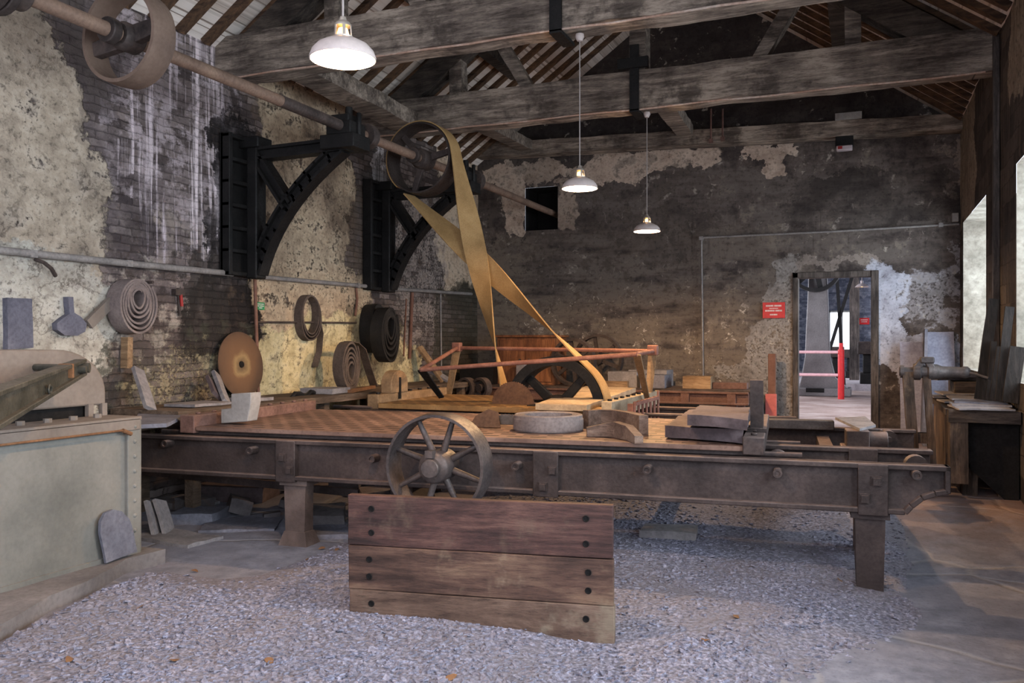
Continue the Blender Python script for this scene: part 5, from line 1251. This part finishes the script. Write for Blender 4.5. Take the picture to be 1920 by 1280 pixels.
wheel(cl, 'rim', CY-.3, (cz(455)-cz(548))/2, .3, 6, .3, m_iron_d, .16, .07, c=(cx(1530), CY-.25, (cz(455)+cz(548))/2), spoke_w=.12)
q0, q1 = atY(1605, 470, 21.0), atY(1552, 650, 21.0)
for i, (a, b, l) in enumerate((((1602,505),(1545,690),'dark slanting belt beyond the door, the one leaning left'), ((1568,500),(1583,729),'dark hanging belt beyond the door, the steeper one'))):
    p, q = atY(*a, 21.2), atY(*b, 21.2); mb = MB(); mb.bar(p + (p-q)*.6, q, .075, .02, up=(0,1,0)); mk('machine_belt', mb, m_rubber, label=l, cat='belt', origin='base')
rr = thing('red_railing', 'red barrier post with two pale rails, before the grey column beyond the door', 'railing', (atY(1577,700,18.3).x, 18.3, .146))
px_ = atY(1577, 700, 18.3).x; mb = MB(); mb.cyl((px_, 18.3, .146), (px_, 18.3, atY(1577,655,18.3).z), .062, n=14); mb.cyl((px_, 18.3, atY(1577,655,18.3).z), (px_, 18.3, atY(1577,643,18.3).z), .04, n=14); mk('post', mb, m_sign, rr, world=True)
for y in (660, 703):
    z = atY(1577, y, 18.3).z; mb = MB(); mb.cyl((-1.8, 18.3, z), (px_, 18.3, z), .03, n=8); mk('rail', mb, plain('pinkish white rail %d' % y, (230,180,184), .5), rr, world=True)
mb = MB(); mb.cyl((-1.8, 18.3, .146), (-1.8, 18.3, 1.25), .09, n=14); mk('post', mb, m_sign, rr, world=True)
p0, p1 = atY(1611, 596, 24), atY(1630, 608, 24); sign('red_notice', (p0+p1)/2, p1.x-p0.x, p0.z-p1.z, m_sign, m_wht, 'small red notice in the room beyond, seen at the right of the doorway', [(.7,.12,[(.15,.85)]),(.4,.1,[(.2,.8)])], 'y')
p = atY(1602, 690, 23.8); mb = MB(); mb.bx(p.x-.12, p.x+.12, 23.8, 24.1, .30, NZ); mk('timber_post', mb, m_dframe, label='square post rising to the ceiling in the room beyond the door', cat='post', origin='base')
mb = MB(); mb.bx(p.x+.1, NX1, 24.04, 24.2, atY(1615, 612, 24.04).z-.3, NZ); struct('wall_screen', mb, m_nwall)
for (xa, ya, xb, yb, Y, lab) in ((1555,650,1578,700,22.5,'dark machine beyond the column, seen left of the post'), (1585,655,1599,690,25.,'dark machine in the far distance beyond the door'), (1612,640,1640,712,21.7,'dark workbench in the next room at the right of the doorway')):
    a, b = atY(xa, yb, Y), atY(xb, ya, Y); z_ = .30 if Y > 21.6 else .146
    t = thing('distant_machine', lab, 'machine', ((a.x+b.x)/2, Y+.3, z_)); w_ = b.x-a.x
    mb = MB(); mb.bx(a.x, b.x, Y, Y+.8, z_, z_+(b.z-z_)*.25); mb.bx(a.x+w_*.2, b.x-w_*.2, Y+.1, Y+.7, z_+(b.z-z_)*.25, z_+(b.z-z_)*.7); mk('base', mb, m_iron_d, t, world=True, bev=.02)
    mb = MB(); mb.bx(a.x-.05, b.x+.05, Y-.02, Y+.8, z_+(b.z-z_)*.7, b.z); mk('bed', mb, m_iron, t, world=True, bev=.02)
p = atY(1616, 538, 22.0); t = thing('pendant_lamp', 'tiny warm pendant lamp in the room beyond the doorway', 'lamp', (p.x, p.y, p.z))
mb = MB(); mb.lathe([(.16,0),(.1,.06),(.03,.09),(.03,.15),(0,.15),(0,.1),(.09,.05)], None, 20); mk('shade', mb, m_enam, t)
mb = MB(); mb.lathe([(0,.0),(.05,.02),(.03,.06),(0,.08)], None, 12); mk('bulb', mb, m_bulb, t)
mb = MB(); mb.cyl((0,0,.14), (0,0,NZ-p.z), .008, n=6); mk('cord', mb, m_cord, t)

# ------------------------------------------------------------------ workbench, vice and timber by the right wall
m_bench = wood('dark worn bench wood', (50,42,38), (82,68,60), (116,98,84), 'z', 5, .85, blotch=(130,108,86), bl_amt=.5)
m_benchx = wood('dark bench timber', (44,38,36), (70,60,55), (96,84,76), 'x', 5, .85)
BX0, BX1, BY0, BY1, BT = .585, XR-.012, 7.0, 8.85, .80
FZ = .15
wbn = thing('workbench', 'heavy timber workbench with a dark open end, against the right wall', 'workbench', ((BX0+BX1)/2, (BY0+BY1)/2, FZ))
mb = MB(); mb.bx(BX0-.01, BX1, BY0, BY0+.12, BT-.09, BT); mb.rough(.1, .006, 4); mk('end_rail', mb, m_benchx, wbn, world=True)
mb = MB(); mb.bx(BX0-.02, BX1, BY0+.12, BY1, BT-.05, BT-.005); mk('top', mb, m_benchx, wbn, world=True)
mb = MB(); mb.bx(BX0, BX0+.12, BY0+.01, BY0+.12, .26, BT-.09); mb.rough(.1, .005, 4); mk('leg', mb, m_bench, wbn, world=True)
for k in range(3):
    y = BY0+.13+.55*k; mb = MB(); mb.bx(BX0+.01, BX0+.05, y, y+.53, .22, BT-.05); mb.rough(.1, .005, 4, k); mk('side_board', mb, m_bench, wbn, world=True)
for x, y in ((BX0+.1, BY0+.2), (BX1-.12, BY0+.2), (BX0+.1, BY1-.12), (BX1-.12, BY1-.12)):
    mb = MB(); mb.bx(x, x+.1, y, y+.1, FZ-.02, BT-.05); mk('leg', mb, m_bench, wbn, world=True)
Mx = Matrix(((1,0,0,0),(0,0,1,BY0+.1),(0,1,0,0),(0,0,0,1)))
mb = MB(); mb.bx(BX0+.1, BX1, BY0+.10, BY0+.125, .40, BT-.085); mk('end_panel', mb, m_black, wbn, world=True)  # black sheet added for the shade inside the open bench end
mb = MB(); mb.prism([(BX0+.14,.44),(BX0+.14,.36),(BX0+.36,FZ),(BX1,FZ),(BX1,.44)], 1.4, Mx); mk('under_box', mb, m_black, wbn, world=True)  # black fill for the dark void under the bench
m_sl = m_slate_l
rs = random.Random(5)
for k in range(9):
    x = rs.uniform(BX0+.14, BX1-.2); y = BY0+.14+.17*k; s = (rs.uniform(.26,.4), rs.uniform(.3,.44), .012)
    x = max(BX0+s[0]/2-.04, min(BX1-s[0]/2-.02, x)); mb = MB(); mb.box((0,0,0), s); mb.rough(.07, .006, 6, k)
    bmesh.ops.rotate(mb.bm, verts=mb.bm.verts, cent=(0,0,0), matrix=Matrix.Rotation(rs.uniform(-.12,.12), 3, 'Z'))
    bmesh.ops.translate(mb.bm, verts=mb.bm.verts, vec=(x, y, BT+.012+.013*(k % 4)))
    mk('loose_slate', mb, (m_slate_l, m_slate)[k % 3 == 2], label='thin grey slate among those strewn over the workbench top', cat='slate', group='slates strewn on the workbench', origin='base', smooth=45)
# leg vice on its own post
VY = 7.45
vi = thing('bench_vice', 'old iron vice on a post at the left of the workbench', 'vice', (atY(1712, 700, VY).x, VY, FZ))
zc = atY(1750, 697, VY).z; vx = lambda x: atY(x, 697, VY).x
mb = MB(); mb.cyl((vx(1686), VY, zc+.0), (vx(1722), VY, zc), .035, n=16); mb.cyl((vx(1688), VY, zc), (vx(1695), VY, zc), .05, n=16); mk('screw_nut', mb, m_steel, vi, world=True)
mb = MB(); mb.lathe([(0,0),(.06,0),(.066,.01),(.066,.05),(.05,.06),(.052,.10),(.066,.11),(.06,.17),(.045,.21),(.04,.34),(.046,.35),(.046,.38),(.03,.40),(0,.40)], AX((1,0,0), (vx(1712), VY, zc)), 22); mk('screw_box', mb, m_steel, vi, world=True)
for x, tx in ((1716, 1733), (1748, 1736)):
    mb = MB(); a = V((vx(x), VY, zc+.02)); b = atY(tx+(3 if x > 1740 else -3), 676, VY); mb.bar(a, b, .10, .055, up=(1,0,0)); mk('jaw', mb, m_steel, vi, world=True, bev=.01)
p = atY(1738, 676, VY); mb = MB(); mb.bx(p.x-.05, p.x+.05, VY-.06, VY+.06, p.z-.02, p.z+.03); mk('jaw_bridge', mb, m_steel, vi, world=True, bev=.01)
mb = MB(); mb.tube([(vx(1806), VY, zc), (vx(1826), VY-.05, zc-.01), (vx(1850), VY-.1, zc-.04)], .011, 8); mk('handle', mb, m_steel, vi, world=True)
for xa, xb, ya, yb in ((1692, 1712, 715, 870), (1730, 1744, 715, 880)):
    a, b = atY(xa, ya, VY), atY(xb, ya, VY); mb = MB(); mb.hexa([V(q) for q in ((a.x+.06,VY-.04,FZ-.01),(b.x+.06,VY-.04,FZ-.01),(b.x+.06,VY+.08,FZ-.01),(a.x+.06,VY+.08,FZ-.01),(a.x,VY-.04,zc),(b.x,VY-.04,zc),(b.x,VY+.08,zc),(a.x,VY+.08,zc))]); mb.rough(.1, .006, 4); mk('post', mb, m_bench, vi, world=True)
mb = MB(); mb.bx(vx(1692), vx(1752), VY-.03, VY+.06, .50, .58); mk('cross_rail', mb, m_bench, vi, world=True)
# timber leaning against the pier between the windows
m_dark = wood('dark leaning board', (28,25,24), (44,39,37), (62,55,51), 'z', 5, .85)  # backlit boards: the shade on their faces is put into the wood colour
bx_ = 0
for k, (bx0, by0, tx, ty, w_, lab) in enumerate(((1836,708,1864,560,.075,'tallest dark board leaning at the left of the timber by the window'), (1852,708,1864,640,.04,'short narrow board leaning second from the left'), (1861,708,1876,650,.05,'short board leaning in the middle of the timber stack'), (1873,712,1893,575,.06,'tall dark board leaning right of the middle of the stack'), (1893,715,1908,650,.10,'broad short board leaning at the right of the timber stack'))):
    Yk = 7.42-.07*k; t_ = atY(tx, ty, Yk+.05); b = atY(bx0, by0, Yk); b.z = BT+.055
    mb = MB(); mb.bar(b, t_, w_, .028, up=(0,1,0)); mb.rough(.1, .004, 4, k); mk('leaning_board', mb, m_dark, label=lab, cat='board', group='timber leaning by the window', origin='base', smooth=45)
# wooden tray with pale planks at the far end of the bench
mb = MB(); mb.bx(.72, 1.02, 8.25, 8.8, BT-.004, .95); mk('wooden_box', mb, m_benchx, label='dark wooden box on the far end of the workbench, under pale planks', cat='box', origin='base', bev=.008)
for k, (a, b, l) in enumerate((((1745,704),(1832,690),'upper pale plank lying on the box behind the vice'), ((1752,711),(1826,699),'lower pale plank lying on the box behind the vice'))):
    p, q = atY(*a, 8.3), atY(*b, 8.6); p.z = q.z = .968+.03*(1-k); mb = MB(); mb.bar(p + V((.0,.18*k,0)), q+V((0,.12*k,0)), .12, .028); mb.rough(.1, .004, 4, k); mk('pale_plank', mb, m_slate_l, label=l, cat='plank', origin='base', smooth=45)
# slates leaning on the far wall beside the door
p0, p1 = atY(1688, 641, 11.05), atY(1731, 720, 11.05); mb = MB(); mb.hexa([V(q) for q in ((p0.x,10.9,.145),(p1.x+.02,10.9,.145),(p1.x+.02,10.94,.145),(p0.x,10.94,.145),(p0.x,11.2,p0.z),(p1.x,11.2,p0.z),(p1.x,11.24,p0.z),(p0.x,11.24,p0.z))]); mb.rough(.1, .005, 4)
m_lav = weathered('pale lavender slate', (136,134,148), (164,162,178), (186,184,198), 4, .8, 0, .3, 40)
mk('tall_slate', mb, m_lav, label='tall pale slate sheet leaning on the far wall right of the door', cat='slate', origin='base', smooth=45)
p = atY(1735, 617, 11.1); b = atY(1728, 700, 10.6); mb = MB(); mb.hexa([V(q) for q in ((b.x,10.35,.145),(b.x+.04,10.35,.145),(b.x+.04,11.15,.145),(b.x,11.15,.145),(p.x-.01,11.0,p.z),(p.x+.02,11.0,p.z),(p.x+.02,11.22,p.z),(p.x-.01,11.22,p.z))]); mb.rough(.1, .005, 4)
mk('pointed_slate', mb, m_slate, label='pointed upright slate seen edge on, standing beside the tall pale sheet', cat='slate', origin='base', smooth=45)
p0, p1 = atY(1750, 622, 11.2), atY(1798, 700, 11.2); mb = MB(); mb.hexa([V(q) for q in ((p0.x-.1,11.0,.145),(p1.x-.03,11.0,.145),(p1.x-.03,11.03,.145),(p0.x-.1,11.03,.145),(p0.x-.08,11.25,p0.z),(p1.x-.05,11.25,p0.z),(p1.x-.05,11.28,p0.z),(p0.x-.08,11.28,p0.z))]); mb.rough(.1, .005, 4)
mk('tall_slate', mb, m_lav, label='broad pale slate sheet leaning in the far right corner', cat='slate', origin='base', smooth=45)
# vertical stanchion on the pier and a wire along the second beam
mb = MB(); p = atX(1874, 300, XR); mb.bx(XR-.05, XR-.005, p.y-.04, p.y+.04, BT+.02, 3.9); mk('wall_stanchion', mb, m_dframe, label='slim dark upright fixed to the pier between the right windows', cat='upright', origin='base')
# ------------------------------------------------------------------ light
w = bpy.data.worlds.new('overcast daylight'); SC.world = w; w.use_nodes = True
bg = w.node_tree.nodes['Background']; bg.inputs[0].default_value = (.82, .87, 1.0, 1); bg.inputs[1].default_value = 1.55
def area(name, loc, rot, sx, sy, power, col):
    l = bpy.data.lights.new(name, 'AREA'); l.shape = 'RECTANGLE'; l.size = sx; l.size_y = sy; l.energy = power; l.color = col
    o = bpy.data.objects.new(name, l); COL.objects.link(o); o.location = loc; o.rotation_euler = rot; return o
for i, q in enumerate(WINS):   # daylight outside each window of the right wall
    area('window_daylight', (XR+.75, (q[0]+q[1])/2, (q[2]+q[3])/2+.1), (0, math.radians(90), 0), q[3]-q[2], q[1]-q[0], (70, 75, 190, 150)[i], (.86, .93, 1.0))
SC.view_settings.view_transform = 'Standard'; SC.view_settings.look = 'None'; SC.view_settings.gamma = 1; SC.view_settings.use_curve_mapping = False
SC.view_settings.exposure = 0.9
area('window_daylight', (NX0-.5, 14.75, 2.4), (0, math.radians(-90), 0), 2.4, 3.4, 150, (.9,.92,1.))  # lamps added outside unseen side openings to brighten the room beyond
area('window_daylight', (NX0-.5, 21., 2.4), (0, math.radians(-90), 0), 2.4, 3.8, 170, (.9,.92,1.))
area('window_daylight', (NX1+.5, 14.7, 2.4), (0, math.radians(90), 0), 2.4, 2.8, 110, (.9,.92,1.))
area('window_daylight', (NX1+.5, 25., 2.4), (0, math.radians(90), 0), 2.4, 3.8, 150, (.9,.92,1.))
